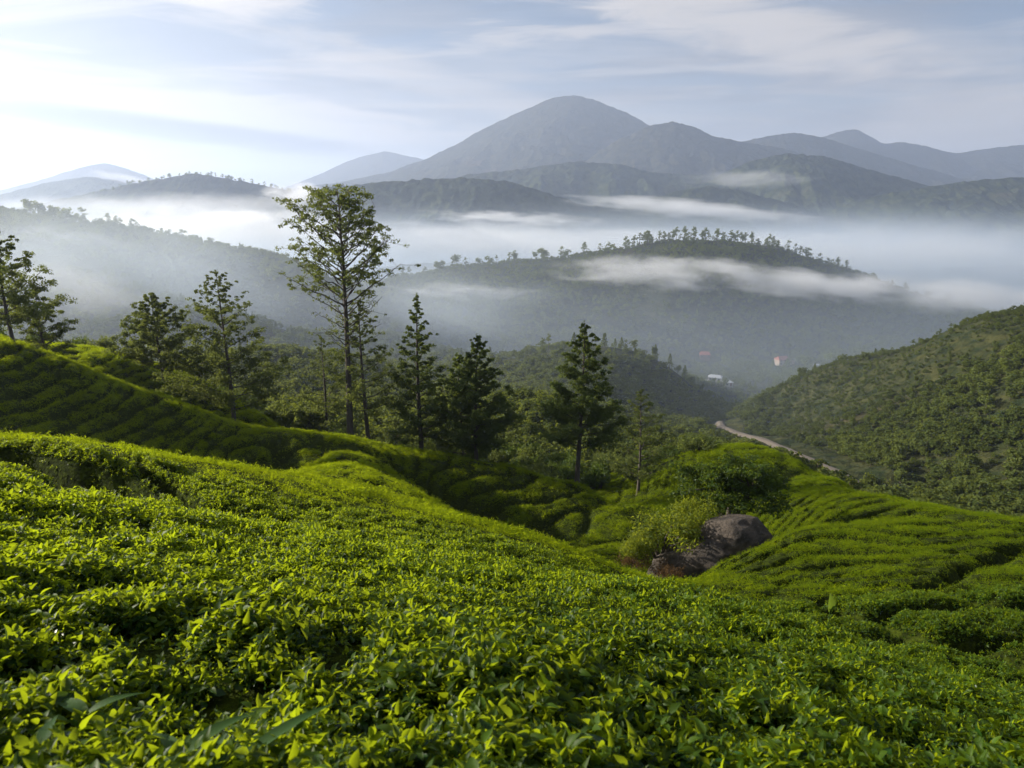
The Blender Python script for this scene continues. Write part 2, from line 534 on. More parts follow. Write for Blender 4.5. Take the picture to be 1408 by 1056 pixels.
M_tea = leaf_mat('tea_leaf', (0.012, 0.038, 0.005), (0.090, 0.17, 0.010), 0.55, 0.52, (0.46, 0.57, 0.012), 0.25, 0.45)
M_tea_dark = leaf_mat('tea_leaf_mature', (0.008, 0.030, 0.006), (0.024, 0.075, 0.009), 0.3, 0.36, (0.11, 0.18, 0.010), 0.25, 0.45)
M_tea_far = leaf_mat('tea_leaf_field', (0.012, 0.040, 0.004), (0.125, 0.20, 0.008), 0.55, 0.7, (0.52, 0.63, 0.010), 0.05, 0.22)
M_tree = leaf_mat('tree_leaf', (0.034, 0.060, 0.018), (0.095, 0.125, 0.036), 0.46, 0.75, (0.30, 0.35, 0.06), 0.3, 0.6)
M_tree2 = leaf_mat('conifer_leaf', (0.032, 0.060, 0.020), (0.090, 0.125, 0.036), 0.46, 0.75, (0.30, 0.37, 0.06), 0.3, 0.6)
M_bush = leaf_mat('bush_leaf', (0.016, 0.042, 0.007), (0.06, 0.12, 0.012), 0.42, 0.5, (0.25, 0.33, 0.02), 0.35, 0.9)
M_darkbush = leaf_mat('dark_bush_leaf', (0.012, 0.032, 0.006), (0.050, 0.100, 0.010), 0.40, 0.5, (0.24, 0.32, 0.015), 0.3, 0.9)
M_bright = leaf_mat('bright_shrub_leaf', (0.05, 0.09, 0.008), (0.18, 0.23, 0.018), 0.55, 0.6, (0.50, 0.55, 0.03), 0.3, 0.9)
M_forest = leaf_mat('forest_leaf', (0.016, 0.034, 0.012), (0.14, 0.17, 0.036), 0.42, 0.8, (0.28, 0.32, 0.03), 0.1, 0.03)
M_dry = leaf_mat('dry_fern', (0.06, 0.035, 0.015), (0.17, 0.10, 0.04), 0.35, 0.7, (0.25, 0.14, 0.04), 0.2, 1.5)
M_weed = leaf_mat('weed_leaf', (0.030, 0.085, 0.022), (0.07, 0.14, 0.02), 0.4, 0.6, (0.24, 0.34, 0.03), 0.2, 1.0)

M_bark, t = new_mat('bark')
geo = t.n('ShaderNodeNewGeometry')
mp = t.mapping(geo.outputs['Position'], scale=(5, 5, 1.2))
nz = t.noise(mp, 2.0, 5, 0.6)
col = t.mix(nz, (0.028, 0.022, 0.017), (0.12, 0.10, 0.08))
bmp = t.n('ShaderNodeBump', ins={'Strength': 0.6, 'Distance': 0.03, 'Height': nz})
pb = t.n('ShaderNodeBsdfPrincipled', ins={'Base Color': col, 'Roughness': 0.9, 'Normal': bmp.outputs[0]})
t.n('ShaderNodeOutputMaterial', ins={'Surface': pb.outputs[0]})

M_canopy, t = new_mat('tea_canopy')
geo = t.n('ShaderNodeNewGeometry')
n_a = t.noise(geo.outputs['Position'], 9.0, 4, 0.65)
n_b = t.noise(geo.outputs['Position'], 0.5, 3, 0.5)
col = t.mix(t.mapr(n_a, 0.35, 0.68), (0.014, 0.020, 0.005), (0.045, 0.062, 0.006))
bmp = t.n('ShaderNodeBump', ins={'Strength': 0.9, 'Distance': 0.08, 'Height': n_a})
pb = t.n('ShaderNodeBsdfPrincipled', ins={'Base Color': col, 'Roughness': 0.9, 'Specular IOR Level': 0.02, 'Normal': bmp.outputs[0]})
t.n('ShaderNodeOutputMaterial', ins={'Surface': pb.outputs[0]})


def land_mat(name, dark, light, bare, s1, s2, bdist, bare_amt=(0.60, 0.75)):
    m, t = new_mat(name)
    geo = t.n('ShaderNodeNewGeometry')
    pos = geo.outputs['Position']
    a = t.noise(pos, s1, 6, 0.7)
    b = t.noise(pos, s2, 5, 0.6, 0.4)
    c = t.mix(t.mapr(a, 0.36, 0.64), dark, light)
    c = t.mix(t.mapr(b, bare_amt[0], bare_amt[1]), c, bare)
    vor = t.n('ShaderNodeTexVoronoi', ins={'Vector': pos, 'Scale': s1 * 1.6, 'Randomness': 1.0})
    hgt = t.math('SUBTRACT', a, t.math('MULTIPLY', vor.outputs['Distance'], 0.5))
    bmp = t.n('ShaderNodeBump', ins={'Strength': 0.9, 'Distance': bdist, 'Height': hgt})
    pb = t.n('ShaderNodeBsdfPrincipled', ins={'Base Color': c, 'Roughness': 0.95, 'Specular IOR Level': 0.05, 'Normal': bmp.outputs[0]})
    t.n('ShaderNodeOutputMaterial', ins={'Surface': pb.outputs[0]})
    return m


M_valley = land_mat('valley_land', (0.020, 0.030, 0.012), (0.060, 0.062, 0.022), (0.10, 0.078, 0.045), 0.16, 0.013, 3.0, (0.62, 0.80))
M_far = land_mat('far_land', (0.014, 0.018, 0.013), (0.050, 0.046, 0.027), (0.09, 0.065, 0.045), 0.022, 0.0022, 10.0)

M_hill = land_mat('hill_land', (0.012, 0.020, 0.012), (0.052, 0.062, 0.026), (0.075, 0.070, 0.040), 0.026, 0.004, 12.0, (0.58, 0.75))
# ------------------------------------------------------------------ near tea slope
def tea_sheet():
    nc, nr = 540, 780
    a = np.linspace(-1.02, 1.02, nc)
    lk = np.array([-0.69, 0.7, 2.2, 2.9, 3.6, 4.15, 4.47])
    lt = np.array([0, 0.08, 0.30, 0.50, 0.78, 0.95, 1.0])
    l = np.interp(np.linspace(0, 1, nr), lt, lk)
    yy = np.exp(l)
    Y = np.sqrt(np.maximum(yy ** 2 - 0.25, 0))
    X = a[None] * yy[:, None]
    Yg = np.repeat(Y[:, None], nc, 1)
    z0 = T(X, Yg)
    Z = tea(X, Yg, z0) - 0.06
    V = np.stack([X, Yg, Z], -1).reshape(-1, 3)
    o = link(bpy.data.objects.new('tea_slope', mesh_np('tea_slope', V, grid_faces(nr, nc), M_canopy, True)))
    tag(o, kind='structure')
    return o


tea_sheet()


def back_ground():
    xs = np.linspace(-60, 60, 60); ys = np.linspace(-60, 0.02, 40)
    X, Y = np.meshgrid(xs, ys)
    Z = T(np.clip(X, -1.5, 1.5), np.zeros_like(Y) + 0.01) - 0.06 - (np.abs(X) > 1.5) * (X - np.sign(X) * 1.5) * 0.15 - Y * 0.30
    V = np.stack([X, Y, Z], -1).reshape(-1, 3)
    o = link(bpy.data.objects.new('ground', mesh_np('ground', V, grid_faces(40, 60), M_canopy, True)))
    tag(o, kind='structure')


back_ground()


def valley_sheet():
    nc, nr = 450, 430
    a = np.linspace(-1.35, 1.35, nc)
    yy = np.exp(np.linspace(math.log(80), math.log(1500), nr))
    X = a[None] * yy[:, None]
    Y = np.repeat(yy[:, None], nc, 1)
    Z = H(X, Y) - 0.5 * (Y < 89)
    V = np.stack([X, Y, Z], -1).reshape(-1, 3)
    o = link(bpy.data.objects.new('valley_terrain', mesh_np('valley_terrain', V, grid_faces(nr, nc), M_valley, True)))
    tag(o, kind='structure')


valley_sheet()


def base_plain():
    xs = np.linspace(-14000, 14000, 60); ys = np.linspace(-4000, 14000, 60)
    X, Y = np.meshgrid(xs, ys)
    Z = -190 + fbm(X / 3000, Y / 3000, 3, 3) * 60
    V = np.stack([X, Y, Z], -1).reshape(-1, 3)
    o = link(bpy.data.objects.new('terrain', mesh_np('terrain', V, grid_faces(60, 60), M_far, True)))
    tag(o, kind='structure')


base_plain()


# ------------------------------------------------------------------ far hills and mountains
def far_hill(name, pts, Y0, front, back, base=-160, rough=0.12, seed=0, ybend=None, mat=None, nx=320, nd=90, ext=0.0):
    """a ridge whose crest runs through the given picture points at distance Y0"""
    w3 = []
    for i, p in enumerate(pts):
        Y = p[2] if len(p) > 2 else Y0
        w3.append(pt(p[0], p[1], Y))
    w3 = np.array(w3)
    x0, x1 = w3[0, 0], w3[-1, 0]
    span = x1 - x0
    xs = np.linspace(x0 - span * 0.04, x1 + span * 0.04, nx)
    # smooth monotone-ish interpolation of crest height
    zc = np.interp(xs, w3[:, 0], w3[:, 2]); yc = np.interp(xs, w3[:, 0], w3[:, 1])
    k = max(3, nx // 60)
    ker = np.hanning(2 * k + 1); ker /= ker.sum()
    zc = np.convolve(np.pad(zc, k, mode='edge'), ker, 'valid')
    yc = np.convolve(np.pad(yc, k, mode='edge'), ker, 'valid')
    d = np.concatenate([-np.linspace(1, 0, int(nd * 0.72)) ** 1.25 * front, np.linspace(0, 1, nd - int(nd * 0.72) + 1)[1:] ** 1.2 * back])
    Xg = np.repeat(xs[None], len(d), 0)
    Dg = np.repeat(d[:, None], nx, 1)
    Yg = yc[None] + Dg
    tt = np.where(Dg < 0, -Dg / front, Dg / back)
    hgt = np.maximum(zc[None] - base, 5)
    prof = 1 - (1.0 - np.exp(-1.9 * tt)) / (1 - math.exp(-1.9)) * (1 - 0.12 * np.exp(-tt * 10))
    L = front
    gx = Xg / (L * 0.30) + 0.5 * fbm(Xg / L * 2, Yg / L * 2, 2, seed + 5)
    er = ridged(gx, Yg / (L * 0.75), 5, seed)
    env = sstep(0.0, 0.22, tt) * (1 - 0.5 * tt)
    Z = base + hgt * np.clip(prof, 0, 1.2) + er * hgt * rough * 3.0 * env
    Z = Z + fbm(Xg / (L * 0.05), Yg / (L * 0.05), 4, seed + 9) * L * 0.030 * (0.22 + env) + fbm(Xg / 22, Yg / 22, 2, seed + 19) * 9
    V = np.stack([Xg, Yg, Z], -1).reshape(-1, 3)
    o = link(bpy.data.objects.new(name, mesh_np(name, V, grid_faces(len(d), nx), mat or M_far, True)))
    tag(o, kind='structure')
    return o


far_hill('mountain', [(380, 262), (470, 250), (540, 235), (600, 212), (650, 186), (700, 160), (740, 142), (765, 134), (790, 131), (815, 137), (860, 155), (900, 176), (960, 205), (1050, 235), (1150, 260)], 5200, 2600, 2500, rough=0.062, seed=3, nx=442, nd=160)
far_hill('mountain', [(740, 262), (800, 225), (850, 192), (893, 173), (925, 167), (950, 173), (985, 188), (1020, 195), (1080, 205), (1180, 235), (1280, 265)], 4300, 1700, 1500, rough=0.087, seed=13, nx=357, nd=136)
far_hill('mountain', [(960, 225), (1020, 195), (1060, 186), (1090, 182), (1125, 187), (1180, 204), (1240, 222), (1320, 245)], 5000, 1600, 1600, rough=0.087, seed=23, nx=272, nd=104)
far_hill('mountain', [(1060, 225), (1120, 192), (1150, 182), (1178, 178), (1196, 187), (1215, 198), (1243, 195), (1275, 201), (1312, 211), (1350, 205), (1408, 199), (1480, 190), (1600, 205), (1750, 230)], 6200, 2200, 2200, rough=0.081, seed=33, nx=391, nd=120)
far_hill('mountain', [(380, 262), (430, 244), (470, 225), (500, 214), (530, 208), (560, 214), (600, 224), (680, 240)], 8200, 2400, 2400, rough=0.062, seed=43, nx=204, nd=72)
far_hill('mountain', [(-260, 250), (-120, 262), (0, 262), (60, 246), (110, 230), (145, 224), (180, 234), (215, 247), (300, 268), (380, 285)], 6800, 1900, 1800, rough=0.074, seed=53, nx=272, nd=88)
far_hill('hill', [(-300, 262), (-100, 270), (0, 268), (60, 252), (115, 243), (160, 248), (220, 262), (300, 285)], 4200, 1300, 1200, rough=0.12, seed=57, mat=M_hill, nx=272, nd=88)
far_hill('hill', [(560, 262), (640, 240), (720, 232), (790, 222), (850, 226), (900, 238), (970, 240), (1040, 250), (1140, 275)], 3300, 900, 900, rough=0.16, seed=63, mat=M_hill, nx=323, nd=104)
far_hill('hill', [(880, 290), (960, 255), (1030, 222), (1085, 211), (1130, 214), (1190, 232), (1260, 250), (1340, 275)], 3000, 1000, 900, rough=0.18, seed=73, mat=M_hill, nx=323, nd=104)
far_hill('hill', [(1080, 305), (1150, 285), (1230, 264), (1300, 253), (1360, 246), (1420, 243), (1550, 240), (1700, 260)], 2500, 800, 700, rough=0.18, seed=83, mat=M_hill, nx=323, nd=104)
far_hill('hill', [(780, 305), (860, 285), (930, 262), (970, 256), (1020, 262), (1090, 280), (1150, 300)], 2500, 600, 600, rough=0.16, seed=93, mat=M_hill, nx=255, nd=88)
far_hill('wooded_hill', [(380, 275), (450, 258), (520, 250), (590, 246), (650, 244), (700, 250), (750, 264), (800, 281), (860, 289), (930, 293), (1000, 300)], 2200, 600, 600, rough=0.14, seed=103, mat=M_hill, nx=357, nd=96)
far_hill('wooded_hill', [(-120, 300), (0, 290), (100, 270), (180, 253), (235, 243), (262, 238), (300, 243), (350, 252), (400, 263), (440, 280), (520, 310)], 2600, 700, 600, rough=0.14, seed=113, mat=M_hill, nx=357, nd=96)


# ------------------------------------------------------------------ scattering of uncountable leaves
def scatter(name, protos, pos, rot, scl, label, cat, seed=0):
    """one object that draws the given meshes at many points (uncountable stuff)"""
    col = bpy.data.collections.new(name + '_pieces')
    for i, me in enumerate(protos):
        col.objects.link(bpy.data.objects.new(name + '_piece', me))
    me = bpy.data.meshes.new(name)
    pos = np.asarray(pos, np.float32)
    me.vertices.add(len(pos)); me.vertices.foreach_set('co', pos.ravel())
    a = me.attributes.new('rot', 'FLOAT_VECTOR', 'POINT'); a.data.foreach_set('vector', np.asarray(rot, np.float32).ravel())
    a = me.attributes.new('scl', 'FLOAT_VECTOR', 'POINT')
    s = np.asarray(scl, np.float32)
    if s.ndim == 1:
        s = np.repeat(s[:, None], 3, 1)
    a.data.foreach_set('vector', s.ravel())
    r = np.random.default_rng(seed)
    a = me.attributes.new('pick', 'INT', 'POINT'); a.data.foreach_set('value', r.integers(0, len(protos), len(pos)).astype(np.int32))
    o = link(bpy.data.objects.new(name, me))
    ng = bpy.data.node_groups.new(name, 'GeometryNodeTree')
    ng.interface.new_socket('Geometry', in_out='INPUT', socket_type='NodeSocketGeometry')
    ng.interface.new_socket('Geometry', in_out='OUTPUT', socket_type='NodeSocketGeometry')
    g = NT(ng)
    gi = g.n('NodeGroupInput'); go = g.n('NodeGroupOutput')
    ci = g.n('GeometryNodeCollectionInfo', transform_space='ORIGINAL')
    ci.inputs['Collection'].default_value = col
    ci.inputs['Separate Children'].default_value = True
    ci.inputs['Reset Children'].default_value = True
    at = []
    for nm, dt in (('rot', 'FLOAT_VECTOR'), ('scl', 'FLOAT_VECTOR'), ('pick', 'INT')):
        n_ = g.n('GeometryNodeInputNamedAttribute', data_type=dt)
        n_.inputs['Name'].default_value = nm
        at.append(n_.outputs[0])
    e2r = g.n('FunctionNodeEulerToRotation', ins={0: at[0]})
    ip = g.n('GeometryNodeInstanceOnPoints')
    m2p = g.n('GeometryNodeMeshToPoints')
    g.link(gi.outputs[0], m2p.inputs[0])
    g.link(m2p.outputs[0], ip.inputs['Points'])
    g.link(ci.outputs[0], ip.inputs['Instance'])
    ip.inputs['Pick Instance'].default_value = True
    g.link(at[2], ip.inputs['Instance Index'])
    g.link(e2r.outputs[0], ip.inputs['Rotation'])
    g.link(at[1], ip.inputs['Scale'])
    g.link(ip.outputs[0], go.inputs[0])
    md = o.modifiers.new('scatter', 'NODES'); md.node_group = ng
    tag(o, label, cat, kind='stuff')
    return o


class LB:
    """leaf builder: collects little bent leaves as faces with material index"""
    def __init__(self):
        self.v = []; self.f = []; self.m = []

    def leaf(self, base, d, up, length, width, curl=0.3, seg=3, mi=0, fold=0.25, tipw=0.0):
        d = d.normalized(); side = d.cross(up)
        if side.length < 1e-4:
            side = Vector((1, 0, 0))
        side.normalize(); nrm = side.cross(d).normalized()
        rows = []
        for i in range(seg + 1):
            s = i / seg
            wd = width * 0.5 * (math.sin(math.pi * min(1, (0.12 + 0.88 * s)) ** 0.85) + tipw * 0)
            c = base + d * (length * s) - nrm * (curl * length * s * s)
            if i == seg:
                self.v.append(c[:]); rows.append([len(self.v) - 1])
            else:
                e = nrm * (fold * wd)
                k = len(self.v)
                self.v += [(c - side * wd + e)[:], c[:], (c + side * wd + e)[:]]
                rows.append([k, k + 1, k + 2])
        for i in range(seg):
            a, b = rows[i], rows[i + 1]
            if len(b) == 3:
                self.f += [(a[0], a[1], b[1], b[0]), (a[1], a[2], b[2], b[1])]
            else:
                self.f += [(a[0], a[1], b[0]), (a[1], a[2], b[0])]
            self.m += [mi, mi]

    def card(self, c, n, size, aspect=0.6, mi=0, roll=None, rr=random):
        n = n.normalized()
        t_ = n.cross(Vector((rr.uniform(-1, 1), rr.uniform(-1, 1), rr.uniform(-1, 1))))
        if t_.length < 1e-3:
            t_ = n.orthogonal()
        t_.normalize(); b_ = n.cross(t_)
        k = len(self.v)
        h = size * 0.5; w_ = h * aspect
        bend = n * (size * 0.15)
        self.v += [(c - t_ * h)[:], (c + b_ * w_ + bend)[:], (c + t_ * h)[:], (c - b_ * w_ + bend)[:]]
        self.f.append((k, k + 1, k + 2, k + 3)); self.m.append(mi)

    def mesh(self, name, mats, smooth=True):
        me = bpy.data.meshes.new(name)
        me.from_pydata(self.v, [], self.f)
        for m in mats:
            me.materials.append(m)
        me.polygons.foreach_set('material_index', self.m)
        me.polygons.foreach_set('use_smooth', [smooth] * len(self.f))
        me.update()
        return me


def sprig(seed, detail):
    rr = random.Random(seed)
    L = LB()
    seg = 4 if detail == 2 else (2 if detail == 1 else 1)
    n = rr.choice((5, 6, 7)) if detail == 2 else 6
    a0 = rr.uniform(0, 6.28)
    for i in range(n):
        an = a0 + i * 2.4 + rr.uniform(-0.4, 0.4)
        young = i >= n - (4 if detail == 2 else 5)
        el = rr.uniform(0.35, 1.25) if young else rr.uniform(-0.2, 0.6)
        d = Vector((math.cos(an) * math.cos(el), math.sin(an) * math.cos(el), math.sin(el)))
        ln = rr.uniform(0.022, 0.040) * (0.92 if young else 1.15)
        L.leaf(Vector((rr.uniform(-.012, .012), rr.uniform(-.012, .012), 0.008 * i)) + d * 0.004, d, Vector((0, 0, 1)), ln, ln * rr.uniform(0.48, 0.68),
               rr.uniform(-0.2, 1.1), seg, 0 if young else 1, rr.uniform(0.1, 1.1))
    return L.mesh('tea_shoot', [M_tea, M_tea_dark])


def tuft(seed):
    rr = random.Random(seed)
    L = LB()
    for i in range(13):
        an = rr.uniform(0, 6.28); el = rr.uniform(0.1, 1.2)
        d = Vector((math.cos(an) * math.cos(el), math.sin(an) * math.cos(el), math.sin(el)))
        L.leaf(Vector((rr.uniform(-.13, .13), rr.uniform(-.13, .13), rr.uniform(-.02, .02))), d, Vector((0, 0, 1)), rr.uniform(0.05, 0.09), 0.04, 0.3, 1, 0, 0.5)
    return L.mesh('tea_tuft', [M_tea_far], False)


def tea_points(y0, y1, dens, xw, seed, pad=0.6):
    r = np.random.default_rng(seed)
    area = (y1 ** 2 - y0 ** 2) / 2 * 2 * xw + pad * 2 * (y1 - y0)
    n = int(area * dens)
    y = np.sqrt(r.uniform(y0 ** 2, y1 ** 2, n))
    x = r.uniform(-1, 1, n) * (xw * y + pad)
    return x, y, r


def tea_normals(x, y, fn, e=0.12):
    zx = (fn(x + e, y) - fn(x - e, y)) / (2 * e)
    zy = (fn(x, y + e) - fn(x, y - e)) / (2 * e)
    return zx, zy


def canopy(x, y):
    return tea(x, y, T(x, y))


def tea_scatter():
    P1 = [sprig(i, 2) for i in range(8)]
    P2 = [sprig(50 + i, 1) for i in range(6)]
    P3 = [tuft(80 + i) for i in range(5)]
    for nm, pr, y0, y1, dens, seed, sc, lab in (
            ('tea_shoots', P1, 0.55, 4.6, 3300, 1, 1.0, 'glossy tea shoots of the nearest bushes, filling the bottom of the picture'),
            ('tea_shoots', P2, 4.6, 15.0, 1050, 2, 1.12, 'tea shoots on the first mound and its bright crest'),
            ('tea_tufts', P3, 15.0, 72.0, 120, 3, 1.0, 'clipped tea canopy with curving furrows on the farther slopes')):
        x, y, r = tea_points(y0, y1, dens, 0.92 if y1 < 20 else 0.84, seed, 1.2)
        z = canopy(x, y)
        z0 = T(x, y)
        zx, zy = tea_normals(x, y, T, 0.2)
        # fewer shoots down in the furrows
        keep = r.uniform(0, 1, len(x)) < np.clip(1.45 + (z - z0) * 3.2, 0.06, 1)
        # shoots stand in clumps with dark gaps between
        cl = fbm(x / 0.22, y / 0.22, 2, 90) if y1 < 20 else fbm(x / 0.9, y / 0.9, 2, 90)
        keep &= r.uniform(0, 1, len(x)) < np.clip(0.80 + cl * 2.4, 0.10, 1)
        x, y, z, zx, zy, cl = [q[keep] for q in (x, y, z, zx, zy, cl)]
        n = len(x)
        tilt = 0.55
        rot = np.stack([np.arctan(zy) + r.normal(0, tilt, n), -np.arctan(zx) + r.normal(0, tilt, n), r.uniform(0, 6.28, n)], 1)
        s = r.uniform(0.7, 1.35, n) * sc * (1 + np.clip(cl, -.3, .3))
        if y1 > 20:
            s *= 0.7 + 0.45 * sstep(15, 60, y)
        off = r.uniform(-0.045, 0.02, n) + cl * 0.10
        scatter(nm, pr, np.stack([x, y, z + off], 1), rot, s, lab, 'tea bushes', seed)


tea_scatter()


# ------------------------------------------------------------------ tubes for trunks and branches
class TB:
    def __init__(self):
        self.v = []; self.f = []

    def tube(self, pts, rad, sides=6):
        rings = []
        for i, p in enumerate(pts):
            d = (pts[min(i + 1, len(pts) - 1)] - pts[max(i - 1, 0)]).normalized()
            u_ = d.orthogonal().normalized() if abs(d.z) < 0.99 else Vector((1, 0, 0))
            u_ = (u_ - d * u_.dot(d)).normalized(); w_ = d.cross(u_)
            k = len(self.v)
            for j in range(sides):
                an = 2 * math.pi * j / sides
                self.v.append((p + (u_ * math.cos(an) + w_ * math.sin(an)) * rad[i])[:])
            rings.append(k)
        for i in range(len(pts) - 1):
            a, b = rings[i], rings[i + 1]
            for j in range(sides):
                k = (j + 1) % sides
                self.f.append((a + j, a + k, b + k, b + j))

    def mesh(self, name, mat):
        me = bpy.data.meshes.new(name)
        me.from_pydata(self.v, [], self.f)
        me.materials.append(mat)
        me.polygons.foreach_set('use_smooth', [True] * len(self.f))
        me.update()
        return me


def empty(name, loc, label, cat, group=None):
    o = link(bpy.data.objects.new(name, None))
    o.location = loc; o.empty_display_size = 0.5
    tag(o, label, cat, group)
    return o


def part(name, me, parent, label=None):
    o = link(bpy.data.objects.new(name, me))
    o.parent = parent
    if label: o['label'] = label
    return o


def rvec(rr):
    return Vector((rr.gauss(0, 1), rr.gauss(0, 1), rr.gauss(0, 1)))


def clump(L, c, rad, n, size, rr, flat=0.6, mi=0):
    for _ in range(n):
        v = rvec(rr); v = v.normalized() * (rr.random() ** 0.45) * rad
        v.z *= flat
        nn = v.normalized() + rvec(rr) * 0.6 + Vector((0, 0, 0.5))
        L.card(c + v, nn, size * rr.uniform(0.65, 1.35), rr.uniform(0.35, 0.6), mi, rr=rr)


def conical_tree(name, loc, h, wid, clear, label, cat='tree', seed=0, dense=1.0, mat=None, leaf=0.24, top_round=0.3, sparse_low=0.0, lean=0.0, group=None, rise=0.25, shape=0.75):
    """straight stem, whorls of slightly rising limbs carrying clumps of leaves; wid = widest crown half-width, clear = bare stem fraction"""
    rr = random.Random(seed)
    root = empty(name, loc, label, cat, group)
    tb = TB(); bb = TB(); L = LB()
    ph = rr.uniform(0, 6)
    def stem(s):
        return Vector((lean * h * s + 0.012 * h * math.sin(3 * s + ph), 0.010 * h * math.cos(4 * s + ph), h * s))
    r0 = h * 0.013 + 0.04
    tb.tube([Vector((0, 0, -0.8))] + [stem(i / 12) for i in range(13)], [r0 * 1.5] + [max(0.015, r0 * (1 - i / 12) ** 0.85) for i in range(13)], 8)
    z = clear
    ga = rr.uniform(0, 6.28)
    while z < 0.985:
        u_ = (z - clear) / (1 - clear)
        prof = min(1.0, (1 - u_) ** (shape + 0.24) * 1.05 + 0.015) * min(1, 0.75 + u_ * 2.5)
        ln = wid * prof * rr.uniform(0.80, 1.08)
        if rr.random() > sparse_low * max(0, 1 - u_ * 2.2):
            ga += 2.399 + rr.uniform(-0.3, 0.3)
            b0 = stem(z)
            rs = rise * 0.7 + 0.30 * u_ + rr.uniform(-0.12, 0.12)
            dd = Vector((math.cos(ga), math.sin(ga), 0))
            pts = []
            nb = 5
            for i in range(nb):
                s = i / (nb - 1)
                pts.append(b0 + dd * (ln * s) + Vector((0, 0, ln * (rs * s + 0.22 * s * s - 0.06))) + rvec(rr) * ln * 0.03 * (i > 0))
            bb.tube(pts, [0.045 * (1 - 0.75 * i / (nb - 1)) * (0.4 + ln / max(wid, .1)) for i in range(nb)], 4)
            nc = max(4, int(ln * 5.6 * dense + 4))
            for i in range(nc):
                s = 0.28 + 0.75 * (i + rr.random()) / nc
                k = min(int(s * (nb - 1)), nb - 2); f = s * (nb - 1) - k
                c = pts[k].lerp(pts[k + 1], min(f, 1.2)) + Vector((rr.gauss(0, .16), rr.gauss(0, .16), rr.gauss(0, .10))) * (0.5 + ln * 0.4)
                clump(L, c, rr.uniform(0.22, 0.42) * (0.60 + 0.20 * ln) * (1.05 - 0.55 * u_), int(rr.uniform(30, 46) * dense * (1.1 - 0.6 * u_)), leaf * 0.86, rr, 0.55)
        z += (0.0145 + 0.006 * rr.random()) / (dense ** 0.5) * (14.0 / h) ** 0.55
    clump(L, stem(0.985), 0.16, 26, leaf * 0.8, rr, 2.6)
    part('trunk', tb.mesh('trunk', M_bark), root)
    cr = part('crown', L.mesh('crown', [mat or M_tree2], False), root)
    br = link(bpy.data.objects.new('limbs', bb.mesh('limbs', M_bark))); br.parent = cr; br['kind'] = 'stuff'
    return root


def tall_tree(loc, h, label, seed=5):
    """tall slender tree: bare stem, long ascending limbs with leaf clumps toward their ends"""
    rr = random.Random(seed)
    root = empty('tall_tree', loc, label, 'tree')
    tb = TB(); bb = TB(); L = LB()
    def stem(s):
        return Vector((0.25 * math.sin(2.2 * s), 0.2 * math.sin(3 * s), h * s))
    r0 = 0.30
    tb.tube([Vector((0, 0, -0.8))] + [stem(i / 16) for i in range(17)], [r0 * 1.3] + [max(0.03, r0 * (1 - i / 16) ** 0.75) for i in range(17)], 9)
    ga = 0.4
    n = 84
    for k in range(n):
        u_ = k / (n - 1)
        z = 0.42 + 0.565 * u_
        ga += 2.399 + rr.uniform(-0.35, 0.35)
        # envelope: widest in the upper middle, pointed below, rounded at the top
        ztip = z + 0.10 + 0.10 * (1 - u_)
        top = min(1.0, ztip)
        env = 4.7 * (math.sin(math.pi * min(0.999, max(0.02, (z - 0.36) / 0.70)) ** 0.9)) ** 0.75
        ln = max(0.8, env * rr.uniform(0.6, 1.08))
        if u_ < 0.28 and rr.random() < 0.35:
            ln *= 0.55
        if u_ > 0.8:
            ln *= 0.85
        dd = Vector((math.cos(ga), math.sin(ga), 0))
        up = rr.uniform(0.62, 0.95) * (0.75 + 0.35 * u_)
        b0 = stem(z - 0.02)
        pts = []
        nb = 7
        for i in range(nb):
            s = i / (nb - 1)
            pts.append(b0 + dd * ln * s + Vector((0, 0, ln * up * (0.75 * s + 0.25 * s * s))) + rvec(rr) * 0.07 * (i > 0))
        for p in pts:
            p.z = min(p.z, h * 1.0 + 0.1)
        bb.tube(pts, [0.06 * (1 - 0.8 * i / (nb - 1)) * (0.5 + ln / 6) for i in range(nb)], 5)
        dens = 0.92 if u_ > 0.28 else 0.30
        for q in range(int(5 + ln * 2.4 * dens)):
            s = rr.uniform(0.38, 1.0) ** 0.8
            kk = min(int(s * (nb - 1)), nb - 2); f = s * (nb - 1) - kk
            p0 = pts[kk].lerp(pts[kk + 1], f)
            off = Vector((rr.gauss(0, 1), rr.gauss(0, 1), rr.gauss(0.3, 0.6))) * 0.42 * (0.5 + s * 0.6)
            c = p0 + off
            bb.tube([p0, c], [0.016, 0.008], 3)
            clump(L, c, rr.uniform(0.22, 0.46), int(rr.uniform(14, 30) * dens), 0.21, rr, 0.5)
    part('trunk', tb.mesh('trunk', M_bark), root)
    cr = part('crown', L.mesh('crown', [M_tree], False), root)
    br = link(bpy.data.objects.new('limbs', bb.mesh('limbs', M_bark))); br.parent = cr; br['kind'] = 'stuff'
    return root


def on_ground(u, v, Y):
    x, _, _ = pt(u, v, Y)
    return (x, Y, float(H(np.array([x]), np.array([Y]))[0]) - 0.15)


def tree_at(u, vtop, Y, halfpx, clear, label, fn='conical_tree', **kw):
    vb = 620
    x, y, z = on_ground(u, vb, Y)
    for _ in range(4):      # picture row of the base, so that x follows the stem
        # find v with pt(u,v,Y).z == z
        lo, hi = 200, 1000
        for _ in range(30):
            m_ = (lo + hi) / 2
            if pt(u, m_, Y)[2] > z: lo = m_
            else: hi = m_
        vb = (lo + hi) / 2
        x, y, z = on_ground(u, vb, Y)
    ht = pt(u, vtop, Y)[2] - z
    wid = 1.45 * halfpx / FPX * Y / ray(u, (vb + vtop) / 2)[1]
    if fn == 'tall':
        return tall_tree((x, y, z), ht, label), vb
    return conical_tree(kw.pop('name', 'conical_tree'), (x, y, z), ht, wid, clear, label, **kw), vb


